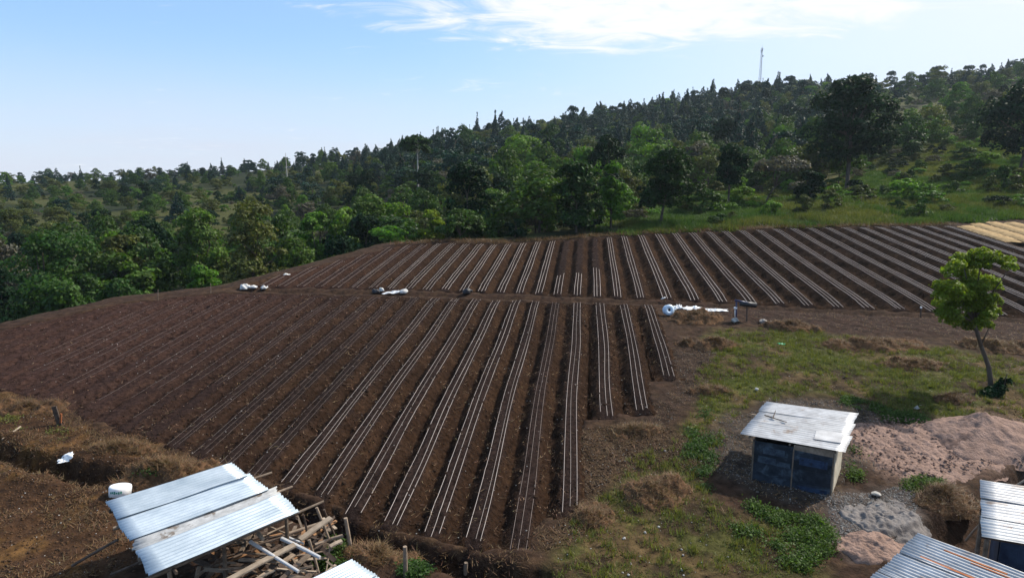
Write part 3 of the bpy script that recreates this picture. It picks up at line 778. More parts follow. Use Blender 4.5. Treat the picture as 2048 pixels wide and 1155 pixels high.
H('slope_tree', 'low dark tree between the umbrella tree and the tallest tree', 1585, 1650, 340, 415, 76, 'round', 'leaf_dark', 4480, .20, 127, nl=28, base=.1)
H('forest_tree', 'flat-topped tree on two tall pale bare trunks', 806, 868, 268, 392, 112, 'umbrella', 'leaf_mid', 4160, .27, 108, nl=38, bark='bark_pale', split=.74, r=.15)
H('forest_tree', 'round bluish-green bush tree hugging the crest of the upper field', 640, 716, 470, 545, 50, 'round', 'leaf_dark', 5120, .14, 109, nl=35, base=.05)
H('valley_tree', 'big tree with lit yellow-green top behind the low field corner', 30, 205, 448, 640, 52, 'round', 'leaf', 10400, .19, 110, nl=70, base=.1)
H('valley_tree', 'olive tree with visible leaning trunk above the field corner', 195, 290, 438, 585, 58, 'round', 'leaf_olive', 6080, .19, 111, nl=38, base=.35, split=.4)
H('valley_tree', 'tall pale-leaved tree rising from the valley edge', 448, 582, 396, 560, 56, 'round', 'leaf_olive', 9600, .17, 112, nl=57, base=.1)
H('valley_tree', 'broad dark tree beside the tall pale-leaved tree', 340, 462, 408, 560, 60, 'round', 'leaf', 8960, .20, 113, nl=54, base=.1)
H('valley_tree', 'yellowish lit tree over the middle of the valley', 585, 690, 410, 540, 64, 'round', 'leaf_bright', 8000, .20, 114, nl=48, base=.1)
H('valley_tree', 'spreading green tree above the crest of the field', 690, 800, 388, 520, 68, 'round', 'leaf', 8000, .20, 115, nl=48, base=.1)
H('field_edge_tree', 'yellow-green feathery shrub tree at the top of the crest', 832, 890, 418, 492, 57, 'round', 'leaf_yel', 4160, .16, 116, nl=28, base=.05)
H('field_edge_tree', 'dark column-shaped bush tree by the dip of the field edge', 1008, 1052, 434, 496, 55, 'round', 'leaf_dark', 3840, .13, 117, nl=25, base=.02)
H('field_edge_tree', 'rounded green bush tree left of the column-shaped bush', 890, 985, 425, 496, 58, 'round', 'leaf', 5760, .17, 118, nl=35, base=.05)
H('field_edge_tree', 'mid green bushy tree on the slope above the column-shaped bush', 950, 1045, 372, 470, 66, 'round', 'leaf', 6080, .20, 119, nl=38, base=.08)
H('forest_tree', 'bright crowned tree in the dark wood behind the field', 1235, 1345, 240, 350, 128, 'round', 'leaf_bright', 5760, .31, 120, nl=38, base=.1)
H('forest_tree', 'light green topped tree on the middle of the hillside', 985, 1085, 262, 345, 130, 'round', 'leaf_bright', 5760, .31, 121, nl=38, base=.1)
H('valley_tree', 'dark shrubby tree at the lowest corner of the field', -60, 50, 505, 668, 44, 'round', 'leaf_dark', 7360, .17, 122, nl=48, base=.05)
H('valley_tree', 'green bush tree over the low field corner', 70, 190, 545, 660, 43, 'round', 'leaf', 6720, .16, 123, nl=41, base=.05)
H('valley_tree', 'round green bush tree along the low field edge', 195, 310, 548, 640, 45, 'round', 'leaf', 6080, .16, 124, nl=38, base=.05)
H('valley_tree', 'small yellow-green bush beside the white sacks', 370, 440, 533, 590, 42, 'round', 'leaf_bright', 3520, .12, 125, nl=25, base=.03)
H('valley_tree', 'low olive bush nearest the white sacks on the crest', 480, 535, 524, 575, 44, 'round', 'leaf_olive', 3040, .12, 126, nl=22, base=.03)

# --- the wooded hillside
def sample_hill(n, fn, seed, spacing, ymin=58, ymax=345, hard=None):
    rng = np.random.default_rng(seed); pts = []; grid = {}
    cand_u = rng.uniform(-.92, .92, n); cand_y = np.sqrt(rng.uniform(ymin ** 2, ymax ** 2, n))
    X = cand_u * cand_y
    dE = seg_dist(X, cand_y, EDGE, True)
    ok = (dE > 1.5)
    pr = fn(X, cand_y, cand_u, dE)
    ok &= rng.random(n) < pr
    for x, y in zip(X[ok], cand_y[ok]):
        sp = spacing * (1 + max(0, y - 100) / 260)
        if any(math.hypot(x - hx, y - hy) < hw * .42 for hx, hy, hw in HER): continue
        k = (int(x // 6), int(y // 6)); bad = False
        for i in range(-1, 2):
            for j in range(-1, 2):
                for (qx, qy) in grid.get((k[0] + i, k[1] + j), ()):
                    if (qx - x) ** 2 + (qy - y) ** 2 < sp * sp: bad = True; break
        if bad: continue
        grid.setdefault(k, []).append((x, y)); pts.append((x, y))
    a = np.array(pts); return np.c_[a, ground_z(a[:, 0], a[:, 1])]
def grassy(X, Y, u): return sstep(.12, .22, u) * (1 - sstep(88, 104, Y - 35 * sstep(.45, .7, u)))
def p_broad(X, Y, u, dE):
    p = .75 - .4 * sstep(130, 210, Y); p = p * (1 - 1.2 * grassy(X, Y, u))
    p = p * (1 - .68 * (1 - sstep(-.40, -.02, u)) * sstep(72, 100, Y)) * (1 - .88 * sstep(.47, .56, u) * sstep(100, 120, Y))
    return p * np.where(u * Y + 0 * Y < 14, 1, sstep(64, 72, Y))
def p_con(X, Y, u, dE):
    mid = sstep(-.18, .12, u) * (1 - sstep(.46, .56, u))
    p = sstep(95, 190, Y) * (.28 + .65 * mid) * (1 - .88 * (1 - sstep(-.55, -.2, u)))
    return p * (1 - .95 * sstep(.47, .56, u) * (1 - sstep(285, 300, Y))) * (1 - .98 * grassy(X, Y, u))
def p_shrub(X, Y, u, dE):
    return (.8 - .33 * grassy(X, Y, u)) * (1 - .55 * sstep(240, 330, Y))
b_pts = sample_hill(9000, p_broad, 51, 4.1, 56, 300)
c_pts = sample_hill(9000, p_con, 52, 3.7, 95, 338)
s_pts = sample_hill(14000, p_shrub, 53, 2.6, 52, 320)
# ridge line: trees seen against the sky
rid = np.array([(-230, 206), (-175, 222), (-105, 245), (-45, 262), (10, 285), (70, 310), (120, 325), (150, 320), (185, 312), (235, 305), (270, 290)], float)
cum = np.r_[0, np.cumsum(np.hypot(*np.diff(rid, axis=0).T))]
rl = []
k = 0.
while k < cum[-1]:
    x = np.interp(k, cum, rid[:, 0]) + R.uniform(-2, 2); y = np.interp(k, cum, rid[:, 1]) + R.uniform(-5, 6); rl.append((x, y, gz(x, y)))
    k += R.choice((.8, 1.4, 2.2, 3.5, 6.5)) if x < 60 or x > 185 else R.uniform(1.0, 2.6)
rl = np.array(rl)
def place(pts, protos, weights, nmax, name, label, cat, group, smin, smax, parts_n, seed, bucket, pick=None):
    rng = np.random.default_rng(seed)
    order = np.argsort(pts[:, 1]); 
    for rank, i in enumerate(order):
        x, y, z = pts[i]; k = int(rng.choice(len(protos), p=weights)) if pick is None else pick(x, y, rng)
        s = (rng.uniform(smin, smax) if pick is None else smin + (smax - smin) * (.15 + 1.0 * float(fbm(x * .06, y * .02, 5, 2)) * rng.uniform(.4, 1.25))) * (1 - .48 * (1 - sstep(-.40, .0, x / y)) * sstep(66, 95, y)); sc = (s * rng.uniform(.75, 1.3), s * rng.uniform(.75, 1.3), s * rng.uniform(.7, 1.25)); rz = rng.uniform(0, 6.28)
        if rank < nmax and abs(x / y) < .84: put(name, protos[k], (x, y, z - .15), sc, rz, label(x, y, k) if callable(label) else label, cat, group(x, y, k) if callable(group) else group, rank < parts_n)
        else: bucket.append((x, y, z - .15, k, sc, rz))
def zone_of(x, y):
    u = x / y
    a = 'lower left valley' if u < -.35 else ('valley' if u < .1 else 'grassy slope')
    return a
restB, restC, restS, restR = [], [], [], []
def whereof(x, y):
    u = x / y
    a = ('over the low field corner', 'above the white sacks', 'above the crest of the upper field', 'above the dip of the field edge', 'behind the middle white tapes', 'below the radio mast', 'beside the tallest tree', 'above the straw beds')[
        int(np.searchsorted([-.6, -.38, -.16, .0, .2, .38, .52], u))]
    return a + (', low on the slope' if y < 95 else ', halfway up the slope' if y < 170 else ', high on the slope')
BLOOK = ['leafy green', 'narrow green', 'spreading olive', 'dark green', 'thin open olive', 'bright green', 'greyish dry']
SLOOK = ['rounded green', 'bright green', 'olive', 'dark', 'thin greyish']
CLOOK = ['pointed', 'broad pointed', 'ragged', 'round-topped', 'slender']
place(b_pts, BROAD, BW, 270, 'broadleaf_tree', lambda x, y, k: BLOOK[k] + ' tree ' + whereof(x, y), 'tree', lambda x, y, k: BLOOK[k] + ' trees ' + whereof(x, y), .62, 1.08, 110, 61, restB)
place(c_pts, CONI, CW, 150, 'conifer_tree', lambda x, y, k: CLOOK[k] + ' dark conifer ' + whereof(x, y), 'tree', lambda x, y, k: CLOOK[k] + ' conifers ' + whereof(x, y), .75, 1.15, 60, 62, restC)
place(s_pts, SHRUB, SW, 270, 'shrub', lambda x, y, k: SLOOK[k] + ' shrub ' + whereof(x, y), 'shrub', lambda x, y, k: SLOOK[k] + ' shrubs ' + whereof(x, y), .35, 1.0, 60, 63, restS)
def ridge_pick(x, y, rng):
    if x < -60: return int(rng.choice([0, 2, 2, 3, 3]))
    return int(rng.choice([0, 1, 2, 3, 4])) if x < 190 else int(rng.choice([2, 3, 3]))
def ridge_where(x, y): return whereof(x, y).split(',')[0]
place(rl, CONI, CW, 300, 'ridge_tree', lambda x, y, k: CLOOK[k] + ' tree against the sky on the ridge ' + ridge_where(x, y), 'tree', lambda x, y, k: CLOOK[k] + ' ridge trees ' + ridge_where(x, y), .42, .95, 0, 64, restR, ridge_pick)
# the rest of the wood reads as one mass
def mass(name, rest, protos, label, cat):
    if not rest: return
    pc = bpy.data.collections.new(name + '_kinds')
    for j, p in enumerate(protos):
        o = bpy.data.objects.new('%s_kind_%02d' % (name, j), p[0]); pc.objects.link(o)
    me = bpy.data.meshes.new(name)
    n = len(rest); me.vertices.add(n); me.vertices.foreach_set('co', np.array([r_[:3] for r_ in rest], np.float32).ravel())
    a = me.attributes.new('kind_index', 'INT', 'POINT'); a.data.foreach_set('value', np.array([r_[3] for r_ in rest], np.int32))
    a = me.attributes.new('scl', 'FLOAT_VECTOR', 'POINT'); a.data.foreach_set('vector', np.array([r_[4] for r_ in rest], np.float32).ravel())
    a = me.attributes.new('rot', 'FLOAT_VECTOR', 'POINT'); a.data.foreach_set('vector', np.array([(0, 0, r_[5]) for r_ in rest], np.float32).ravel())
    o = link(name, me, None)
    ng = bpy.data.node_groups.new(name, 'GeometryNodeTree')
    ng.interface.new_socket('Geometry', in_out='INPUT', socket_type='NodeSocketGeometry'); ng.interface.new_socket('Geometry', in_out='OUTPUT', socket_type='NodeSocketGeometry')
    gi, go = ng.nodes.new('NodeGroupInput'), ng.nodes.new('NodeGroupOutput')
    ci = ng.nodes.new('GeometryNodeCollectionInfo'); ci.inputs['Collection'].default_value = pc
    ci.inputs['Separate Children'].default_value = True; ci.inputs['Reset Children'].default_value = True
    ip = ng.nodes.new('GeometryNodeInstanceOnPoints'); ip.inputs['Pick Instance'].default_value = True
    def na(nm, t):
        q = ng.nodes.new('GeometryNodeInputNamedAttribute'); q.data_type = t; q.inputs['Name'].default_value = nm
        return [s_ for s_ in q.outputs if s_.enabled and s_.name == 'Attribute'][0]
    ng.links.new(gi.outputs[0], ip.inputs['Points']); ng.links.new(ci.outputs[0], ip.inputs['Instance'])
    ng.links.new(na('kind_index', 'INT'), ip.inputs['Instance Index'])
    ng.links.new(na('rot', 'FLOAT_VECTOR'), ip.inputs['Rotation']); ng.links.new(na('scl', 'FLOAT_VECTOR'), ip.inputs['Scale'])
    ng.links.new(ip.outputs[0], go.inputs[0])
    md = o.modifiers.new('scatter', 'NODES'); md.node_group = ng
    tag(o, label, cat, kind='stuff')
mass('far_wood', restB, BROAD, 'leafy wood massed over the far hillside', 'wood')
mass('far_conifers', restC, CONI, 'dark conifer wood massed below the ridge', 'wood')
mass('far_scrub', restS, SHRUB, 'scrub massed over the far hillside', 'scrub')
print('COUNTS', len(b_pts), len(c_pts), len(s_pts), len(rl))
# tall grass on the slope behind the upper field
rng = np.random.default_rng(71)
gv = []
for _ in range(420):
    a, e = rng.uniform(0, 6.28), np.clip(rng.normal(1.1, .3), .3, 1.5); L_ = rng.uniform(.25, .8); bx, by = rng.normal(0, .35, 2)
    d = np.array((math.cos(a) * math.cos(e), math.sin(a) * math.cos(e), math.sin(e))) * L_; w_ = np.array((-math.sin(a), math.cos(a), 0)) * .022
    p = np.array((bx, by, -.05)); gv += [p - w_, p + w_, p + d]
tuft = np_mesh('tuft', np.array(gv), np.arange(len(gv)).reshape(-1, 3), False, np.repeat(rng.uniform(.6, 1.3, (len(gv) // 3, 1)) * np.ones(3), 3, 0)); M['slope_grass'] = leafmat('slope_grass_blades', (.064, .088, .018), (.15, .145, .040), .38); tuft.materials.append(M['slope_grass'])
tuft2 = tuft.copy(); tuft2.materials.clear(); tuft2.materials.append(M['grass_g'])
gpts = []
for _ in range(14000):
    y = math.sqrt(rng.uniform(56 ** 2, 150 ** 2)); u = rng.uniform(.02, .9); x = u * y
    if rng.random() > float(grassy(np.array(x), np.array(y), np.array(u))) * .9 + .1 * (u > .5): continue
    if float(seg_dist(np.array(x), np.array(y), EDGE, True)) < .3: continue
    gpts.append((x, y))
ga = np.array(gpts); gzs = ground_z(ga[:, 0], ga[:, 1])
clump = fbm(ga[:, 0] * .09, ga[:, 1] * .09, 73)
rest = [(x, y, z, int(rng.random() < sstep(.40, .58, c)), (s_, s_, s_ * rng.uniform(.3, .8)), rng.uniform(0, 6.28)) for (x, y), z, c, s_ in zip(ga, gzs, clump, rng.uniform(.8, 1.6, len(ga)))]
mass('slope_grass', rest, [(tuft,), (tuft2,)], 'tall yellow-green grass covering the slope behind the field', 'grass')

# ------------------------------------------------------------------ corrugated sheds
def sheet(name, parent, A, B, Cc, m, waves, amp=.016, lift=0.0, seed=0, sag=.02, ragged=.02):
    """corrugated sheet: ridges run A->B, waves counted across A->C"""
    A, B, Cc = Vector(A), Vector(B), Vector(Cc); e1, e2 = B - A, Cc - A; n = e1.cross(e2).normalized()
    if n.z < 0: n = -n
    nu, nv = 10, waves * 6
    U, Vv = np.meshgrid(np.linspace(0, 1, nu + 1), np.linspace(0, 1, nv + 1))
    e1n, e2n, nn = np.array(e1), np.array(e2), np.array(n)
    hgt = amp * np.cos(Vv * waves * 2 * np.pi) + lift + (fbm(U * 2.5 + seed, Vv * 2.2, seed + 3, 3) - .5) * sag * 2
    endj = (fbm(Vv * waves * .5, Vv * 0 + seed, seed) - .5) * ragged * 2
    UU = U + np.where(U < .01, endj, 0) * .5 + np.where(U > .99, endj, 0) * .5
    Pt = np.array(A)[None, None] + UU[..., None] * e1n + Vv[..., None] * e2n + hgt[..., None] * nn
    k = nu + 1; ii = (np.arange(nv)[:, None] * k + np.arange(nu)[None]).ravel()
    o = link(name, np_mesh(name, Pt.reshape(-1, 3), np.c_[ii, ii + 1, ii + k + 1, ii + k], True), m, parent)
    md = o.modifiers.new('thickness', 'SOLIDIFY'); md.thickness = .004
    return o
def bil(A, B, Cc, D, u, v): return A * (1 - u) * (1 - v) + B * u * (1 - v) + Cc * (1 - u) * v + D * u * v
def strip(A, B, Cc, D, v0, v1, u0=0., u1=1.): return bil(A, B, Cc, D, u0, v0), bil(A, B, Cc, D, u1, v0), bil(A, B, Cc, D, u0, v1)
def down(p, d=.12): return Vector((p.x, p.y, p.z - d))
def foot(p, extra=.15): return Vector((p.x, p.y, gz(p.x, p.y) - extra))
def board(name, parent, a0, a1, b0, b1, th, m, outn, gap=.006):
    """flat panel with corners a0 a1 (bottom) b1 b0 (top), pushed out along outn"""
    mid = (a0 + a1 + b0 + b1) / 4; q = [p + (mid - p).normalized() * gap for p in (a0, a1, b1, b0)]
    o = outn * th
    b = MB(); b.add([*q, *[p + o for p in q]], [(3, 2, 1, 0), (4, 5, 6, 7), (0, 1, 5, 4), (1, 2, 6, 5), (2, 3, 7, 6), (3, 0, 4, 7)])
    return b.build(name, m, parent)

# --- the small blue shed
def blue_shed():
    bl, br = G(1503, 958), G(1662, 990); zb = min(bl.z, br.z) - .05
    A, B = P(1478, 868, 1.52), P(1687, 905, 1.50); Cc, D = P(1534, 803, 1.74), P(1714, 825, 1.72)
    root = empty('wooden_shed', ((bl.x + br.x) / 2, (bl.y + br.y) / 2, 0)); loc = root.location.copy()
    fdir = (br - bl); fdir.z = 0; fdir.normalize(); out = Vector((fdir.y, -fdir.x, 0))
    if out.y > 0: out = -out
    back = Vector((D - B)); back.z = 0; back = back.normalized() * 1.75
    tl, tr = Vector((bl.x, bl.y, 1.44)), Vector((br.x, br.y, 1.40))
    bl.z = br.z = zb
    rbl, rbr = bl + back, br + back; rtl, rtr = tl + back + Vector((0, 0, .18)), tr + back + Vector((0, 0, .18))
    objs = []
    mb = MB()
    for p, t in ((bl, tl), (br, tr), (rbl, rtl), (rbr, rtr), ((bl + br) / 2, (tl + tr) / 2)):
        o = MB().tube(p - Vector((0, 0, .2)) - out * .05, t - out * .05, .04, .035, 6).build('corner_post', M['wood_dark'], root); objs.append(o)
    # front: two columns of overlapping flattened sheets
    cols = [0, .51, 1.0]; rows = [0.0, .21, .47, .72, 1.0]
    for ci in range(2):
        for ri in range(4):
            u0, u1 = cols[ci], cols[ci + 1]; v0, v1 = rows[ri] + R.uniform(-.02, .02) * (ri > 0), min(1, rows[ri + 1] + .03)
            if ci == 1 and ri == 3: v1 = .93
            a0, a1, b0, b1 = bil(bl, br, tl, tr, u0, v0), bil(bl, br, tl, tr, u1, v0), bil(bl, br, tl, tr, u0, v1), bil(bl, br, tl, tr, u1, v1)
            objs.append(board('wall_panel', root, a0 + out * .012 * (ri % 2), a1 + out * .012 * (ri % 2), b0 + out * .012 * (ri % 2), b1 + out * .012 * (ri % 2), .012, M['bluewall'], out))
    for (u0, v0), (u1, v1) in (((.505, .02), (.505, .96)), ((.0, .02), (.0, .98)), ((.99, .02), (.99, .98))):
        objs.append(MB().plank(bil(bl, br, tl, tr, u0, v0) + out * .035, bil(bl, br, tl, tr, u1, v1) + out * .035, .035, .02, out).build('batten', M['wood'], root))
    for u0, v0, u1, v1, mm in ((.06, .52, .30, .68, 'sheet_pale'), (.30, .50, .48, .62, 'sheet_pale'), (.12, .74, .40, .90, 'sheet_pale'), (.56, .04, .95, .14, 'sheet_blue'), (.58, .62, .93, .80, 'sheet_blue')):
        q = [bil(bl, br, tl, tr, u, v) + out * .028 for u, v in ((u0, v0), (u1, v0 - .02), (u0, v1), (u1, v1 - .02))]
        objs.append(board('patch', root, *q, .006, M[mm], out))
    objs.append(board('eave_board', root, bil(bl, br, tl, tr, .5, .94), bil(bl, br, tl, tr, 1., .90), bil(bl, br, tl, tr, .5, 1.05), bil(bl, br, tl, tr, 1., 1.06), .025, M['wood'], out))
    # sunny side: upright pale boards
    rout = Vector((fdir.x, fdir.y, 0)); n = 5
    for k in range(n):
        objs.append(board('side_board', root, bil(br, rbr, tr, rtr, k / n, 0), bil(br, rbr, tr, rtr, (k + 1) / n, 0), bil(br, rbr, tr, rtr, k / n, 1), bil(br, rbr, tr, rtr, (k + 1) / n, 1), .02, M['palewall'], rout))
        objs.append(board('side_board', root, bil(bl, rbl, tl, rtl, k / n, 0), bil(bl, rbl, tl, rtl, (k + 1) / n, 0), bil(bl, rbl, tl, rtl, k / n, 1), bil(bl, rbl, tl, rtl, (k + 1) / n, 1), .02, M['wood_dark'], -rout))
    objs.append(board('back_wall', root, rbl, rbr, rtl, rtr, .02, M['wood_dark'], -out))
    for v0, v1, w, l in ((-.0, .40, 8, .018), (.37, .72, 7, .004), (.69, 1.0, 7, 0)):
        a, b, c = strip(A, B, Cc, D, v0, v1, R.uniform(-.015, .01), 1 + R.uniform(-.01, .015)); objs.append(sheet('roof_sheet', root, a, b, c, M['zinc_old'], w, .013, l, int(w + v0 * 10), .012))
    for u in (.1, .5, .9):
        objs.append(MB().tube(down(bil(A, B, Cc, D, u, .01), .06), down(bil(A, B, Cc, D, u, .99), .06), .03, None, 6).build('rafter', M['wood'], root))
    for o in objs: o.location -= loc
    tag(root, 'small shed of patched blue sheets under a flat tin roof', 'shed')
    # things lying on its roof
    n = (B - A).cross(Cc - A).normalized(); n = n if n.z > 0 else -n
    def on(u, v, h=.03): return bil(A, B, Cc, D, u, v) + n * h
    o = board('loose_sheet', None, on(.70, .16), on(.95, .17), on(.68, .37), on(.93, .40), .02, M['zinc_old'], n, 0); tag(o, 'grey flat sheet lying loose on the blue shed roof', 'metal sheet')
    b = MB(); b.tube(on(.10, .56, .05), on(.36, .46, .05), .022, .015, 6); b.tube(on(.20, .52, .05), on(.19, .66, .14), .018, .008, 6)
    tag(b.build('dead_branch', M['wood_dark']), 'dark forked branch lying on the blue shed roof', 'branch')
    tag(MB().plank(on(-.06, .62, -.05), on(.08, .60, -.05), .05, .02).build('batten', M['wood_pale']), 'pale batten end poking out under the blue shed roof', 'batten')
blue_shed()

# --- timber shelter with the shiny roof
def shelter():
    A, B, Cc, D = P(213, 1008, 1.5), P(465, 928, 1.62), P(300, 1152, 1.5), P(606, 1016, 1.62)
    root = empty('timber_shelter', (0, 0, 0))
    rs = [(-.0, .285, 'zinc', 8, .034, (0, 0)), (.255, .575, 'zinc', 9, .0, (.0, .01)), (.57, .705, 'old_sheet', 5, -.03, (.02, .04)), (.705, 1.0, 'zinc', 8, -.012, (.0, -.0))]
    for k, (v0, v1, m, w, l, sh_) in enumerate(rs):
        a, b, c = strip(A, B, Cc, D, v0, v1, sh_[0], 1 + sh_[1]); sheet('roof_sheet', root, a, b, c, M[m], w,   .032 if m == 'zinc' else .014, l, 40 + k, .03 if m == 'zinc' else .05, .03 if k != 2 else .10)
    e = (B - A).normalized()
    for v, pk, pl in ((.06, .0, .0), (.30, .50, .1), (.62, .45, .0), (.97, .55, .95)):
        p0, p1 = bil(A, B, Cc, D, 0, v), bil(A, B, Cc, D, 1, v)
        MB().tube(down(p0 - e * pl, .09 + .06 * (pl > .5)), down(p1 + e * pk, .075), .045, .028, 7, True, .02, 3).build('rafter', M['wood'] if pk else M['wood_dark'], root)
    for u, v in ((.14, .14), (.94, .10), (.14, .86), (.94, .88), (.5, .86), (.5, .12)):
        p = down(bil(A, B, Cc, D, u, v), .1); f = foot(p); f.x += R.uniform(-.08, .08); f.y += R.uniform(-.08, .08)
        MB().tube(f, p, .055, .04, 7, True, .03, 3).build('post', M['wood'], root)
    for u in (.14, .94):
        MB().tube(down(bil(A, B, Cc, D, u, -.02), .13), down(bil(A, B, Cc, D, u, 1.02), .13), .035, None, 6, True, .02, 2).build('beam', M['wood_dark'], root)
    tag(root, 'pole shelter roofed with shiny new corrugated sheets over heaped timber', 'shelter')
    # offcuts heaped beneath and beside it
    ctr = (P(560, 1090, .0)); k = 0
    rr = random.Random(5)
    txt = ['short', 'long', 'split', 'narrow', 'broad', 'warped', 'reddish', 'dark']
    for i in range(125):
        px, py = rr.uniform(395, 665), rr.uniform(1045, 1160)
        if py < 1175 - (px - 380) * .45: pass
        layer = rr.uniform(.12, .75) * (1 - abs(px - 540) / 320)
        c = P(px, py, .1 + layer); c.z = max(c.z, gz(c.x, c.y) + .05)
        a = rr.gauss(.9, .5) if rr.random() < .65 else rr.gauss(-.75, .4)
        ln = rr.uniform(.25, 1.15); d = Vector((math.cos(a), math.sin(a), rr.gauss(0, .16))) * ln / 2
        mm = rr.choices(['wood', 'wood_dark', 'wood_red', 'wood_pale'], [5, 5, 2.2, .9])[0]
        o = MB().plank(c - d, c + d, rr.uniform(.035, .13), rr.uniform(.015, .045), (rr.gauss(0, .3), rr.gauss(0, .3), 1), rr.gauss(0, .015)).build('timber_offcut', M[mm])
        nm = {'wood': 'grey-brown', 'wood_dark': 'dark', 'wood_red': 'reddish', 'wood_pale': 'pale'}[mm]
        tag(o, '%s timber offcut heaped %s the shiny tin roof' % (nm, 'beneath' if px < 520 else 'beside'), 'timber', '%s timber offcuts %s the tin roof' % (nm, 'beneath' if px < 520 else 'beside'))
    def stick(name, a, b, r, m, label, cat, plank=None):
        pa, pb = P(*a), P(*b)
        mb = MB()
        if plank: mb.plank(pa, pb, plank, .035, (0, 0, 1), .01)
        else: mb.tube(pa, pb, r, r * .85, 8, True, .012, 3)
        tag(mb.build(name, M[m]), label, cat)
    stick('plank', (445, 1165, .75), (590, 1088, 1.0), 0, 'wood_pale', 'long pale plank lying across the timber heap towards the shelter', 'plank', .16)
    stick('plank', (600, 1078, .9), (662, 1034, 1.1), 0, 'wood_pale', 'pale plank tilted up against the thin upright sticks', 'plank', .15)
    stick('plank', (660, 1092, .55), (684, 1080, .6), 0, 'wood_pale', 'short cream plank end beside the thin upright sticks', 'plank', .12)
    stick('plank', (630, 1088, .5), (686, 1070, .55), 0, 'wood', 'grey plank crossing behind the short cream plank', 'plank', .10)
    stick('pipe', (500, 1082, 1.05), (597, 1142, .8), .040, 'pipe', 'grey pipe sloping out from under the tin roof over the planks', 'pipe')
    stick('pipe', (563, 1076, 1.0), (640, 1114, .85), .045, 'pipe', 'fat grey pipe with open end pointing at the ditch', 'pipe')
    stick('pipe', (572, 1072, .8), (607, 1086, .7), .030, 'pipe', 'short grey pipe beside the fat open pipe', 'pipe')
    stick('log', (516, 1066, 1.2), (526, 1078, 1.15), .05, 'wood_pale', 'pale log end jutting from under the tin roof', 'log')
    stick('stick', (633, 1014, 1.35), (663, 1090, .35), .035, 'wood', 'thin upright stick leaning by the tilted pale plank', 'stick')
    stick('stick', (648, 1018, 1.2), (672, 1075, .3), .028, 'wood_dark', 'thin dark stick behind the leaning upright stick', 'stick')
    stick('stick', (618, 1078, 1.0), (640, 1155, .1), .035, 'wood', 'bark-covered stick standing in front of the tilted plank', 'stick')
    stick('stick', (606, 1028, 1.35), (614, 1068, .8), .03, 'wood_dark', 'short dark stick hanging at the roof corner', 'stick')
    stick('stick', (660, 1092, .5), (650, 1155, .05), .022, 'wood_pale', 'thin pale stick standing under the short cream plank', 'stick')
    stick('pole', (145, 1130, .25), (236, 1078, .9), .035, 'wood_dark', 'dark pole propped beside the shelter corner', 'pole')
    stick('pole', (222, 1148, .5), (290, 1118, 1.1), .028, 'wood_dark', 'thin dark pole sticking out below the shelter roof', 'pole')
shelter()

def lean_to(name, label, A, B, Cc, mats, wall=None, amp=.016, wv=8, walls=True):
    A, B, Cc = Vector(A), Vector(B), Vector(Cc); D = B + Cc - A
    root = empty(name, (0, 0, 0)); n = len(mats)
    for k, m in enumerate(mats):
        a, b, c = strip(A, B, Cc, D, max(0, k / n - .01), min(1, (k + 1) / n + .015)); sheet('roof_sheet', root, a, b, c, M[m], wv, amp, .012 * (n - k), 70 + k, .02, .015)
    for u, v in ((.04, .05), (.96, .05), (.04, .93), (.96, .93), (.5, .93)):
        p = down(bil(A, B, Cc, D, u, v), .06); MB().tube(foot(p), p, .05, .045, 7).build('post', M['wood'], root)
    for v in (.06, .5, .94):
        MB().tube(down(bil(A, B, Cc, D, -.0, v), .06), down(bil(A, B, Cc, D, 1, v), .06), .035, None, 6).build('purlin', M['wood_dark'], root)
    if wall:
        for (u0, v0), (u1, v1) in (((.12, .88), (.96, .88)), ((.12, .10), (.12, .86)), ((.95, .10), (.95, .86)), ((.13, .10), (.94, .10))):
            p0, p1 = down(bil(A, B, Cc, D, u0, v0), .07), down(bil(A, B, Cc, D, u1, v1), .07); f0, f1 = foot(p0), foot(p1)
            d = (p1 - p0); on_ = Vector((d.y, -d.x, 0)).normalized(); nn = max(3, int(d.length / .3))
            for k in range(nn):
                board('wall_board', root, bil(f0, f1, p0, p1, k / nn, 0), bil(f0, f1, p0, p1, (k + 1) / nn, 0), bil(f0, f1, p0, p1, k / nn, 1), bil(f0, f1, p0, p1, (k + 1) / nn, 1), .02, M[wall], on_, .004)
    tag(root, label, 'shed')
    return A, B, Cc, D
_a = P(705, 1120, 1.25); _e = (P(465, 928, 2.0) - P(213, 1008, 2.0)).normalized(); _g = (P(605, 1015, 2.0) - P(465, 928, 2.0)).normalized()
lean_to('low_shelter', 'low shelter with a strip of corrugated roof just below the timber heap', _a - _e * 1.9, _a, _a - _e * 1.9 + _g * 1.6, ['zinc', 'zinc'], amp=.018, wv=9)
_a = P(1960, 963, 1.9); _b = P(2060, 978, 1.9); _c = P(1962, 1074, 1.75)
lean_to('tin_shed', 'navy walled shed under ribbed tin roof beside the dug pit', _a, _a + (_b - _a).normalized() * 3.0, _c, ['zinc_old', 'zinc_old', 'zinc_rust'], 'navy', .016, 7)
_a = P(1836, 1070, 1.75); _b = P(2048, 1150, 1.75); _c = P(1738, 1158, 1.6)
A_, B_, C_, D_ = lean_to('tin_shed', 'low shed with rust-striped corrugated roof at the picture corner', _a, _a + (_b - _a).normalized() * 3.4, _a + (_c - _a).normalized() * 2.6, ['zinc_old', 'zinc_old', 'zinc_old'], 'wood_dark', .020, 9)
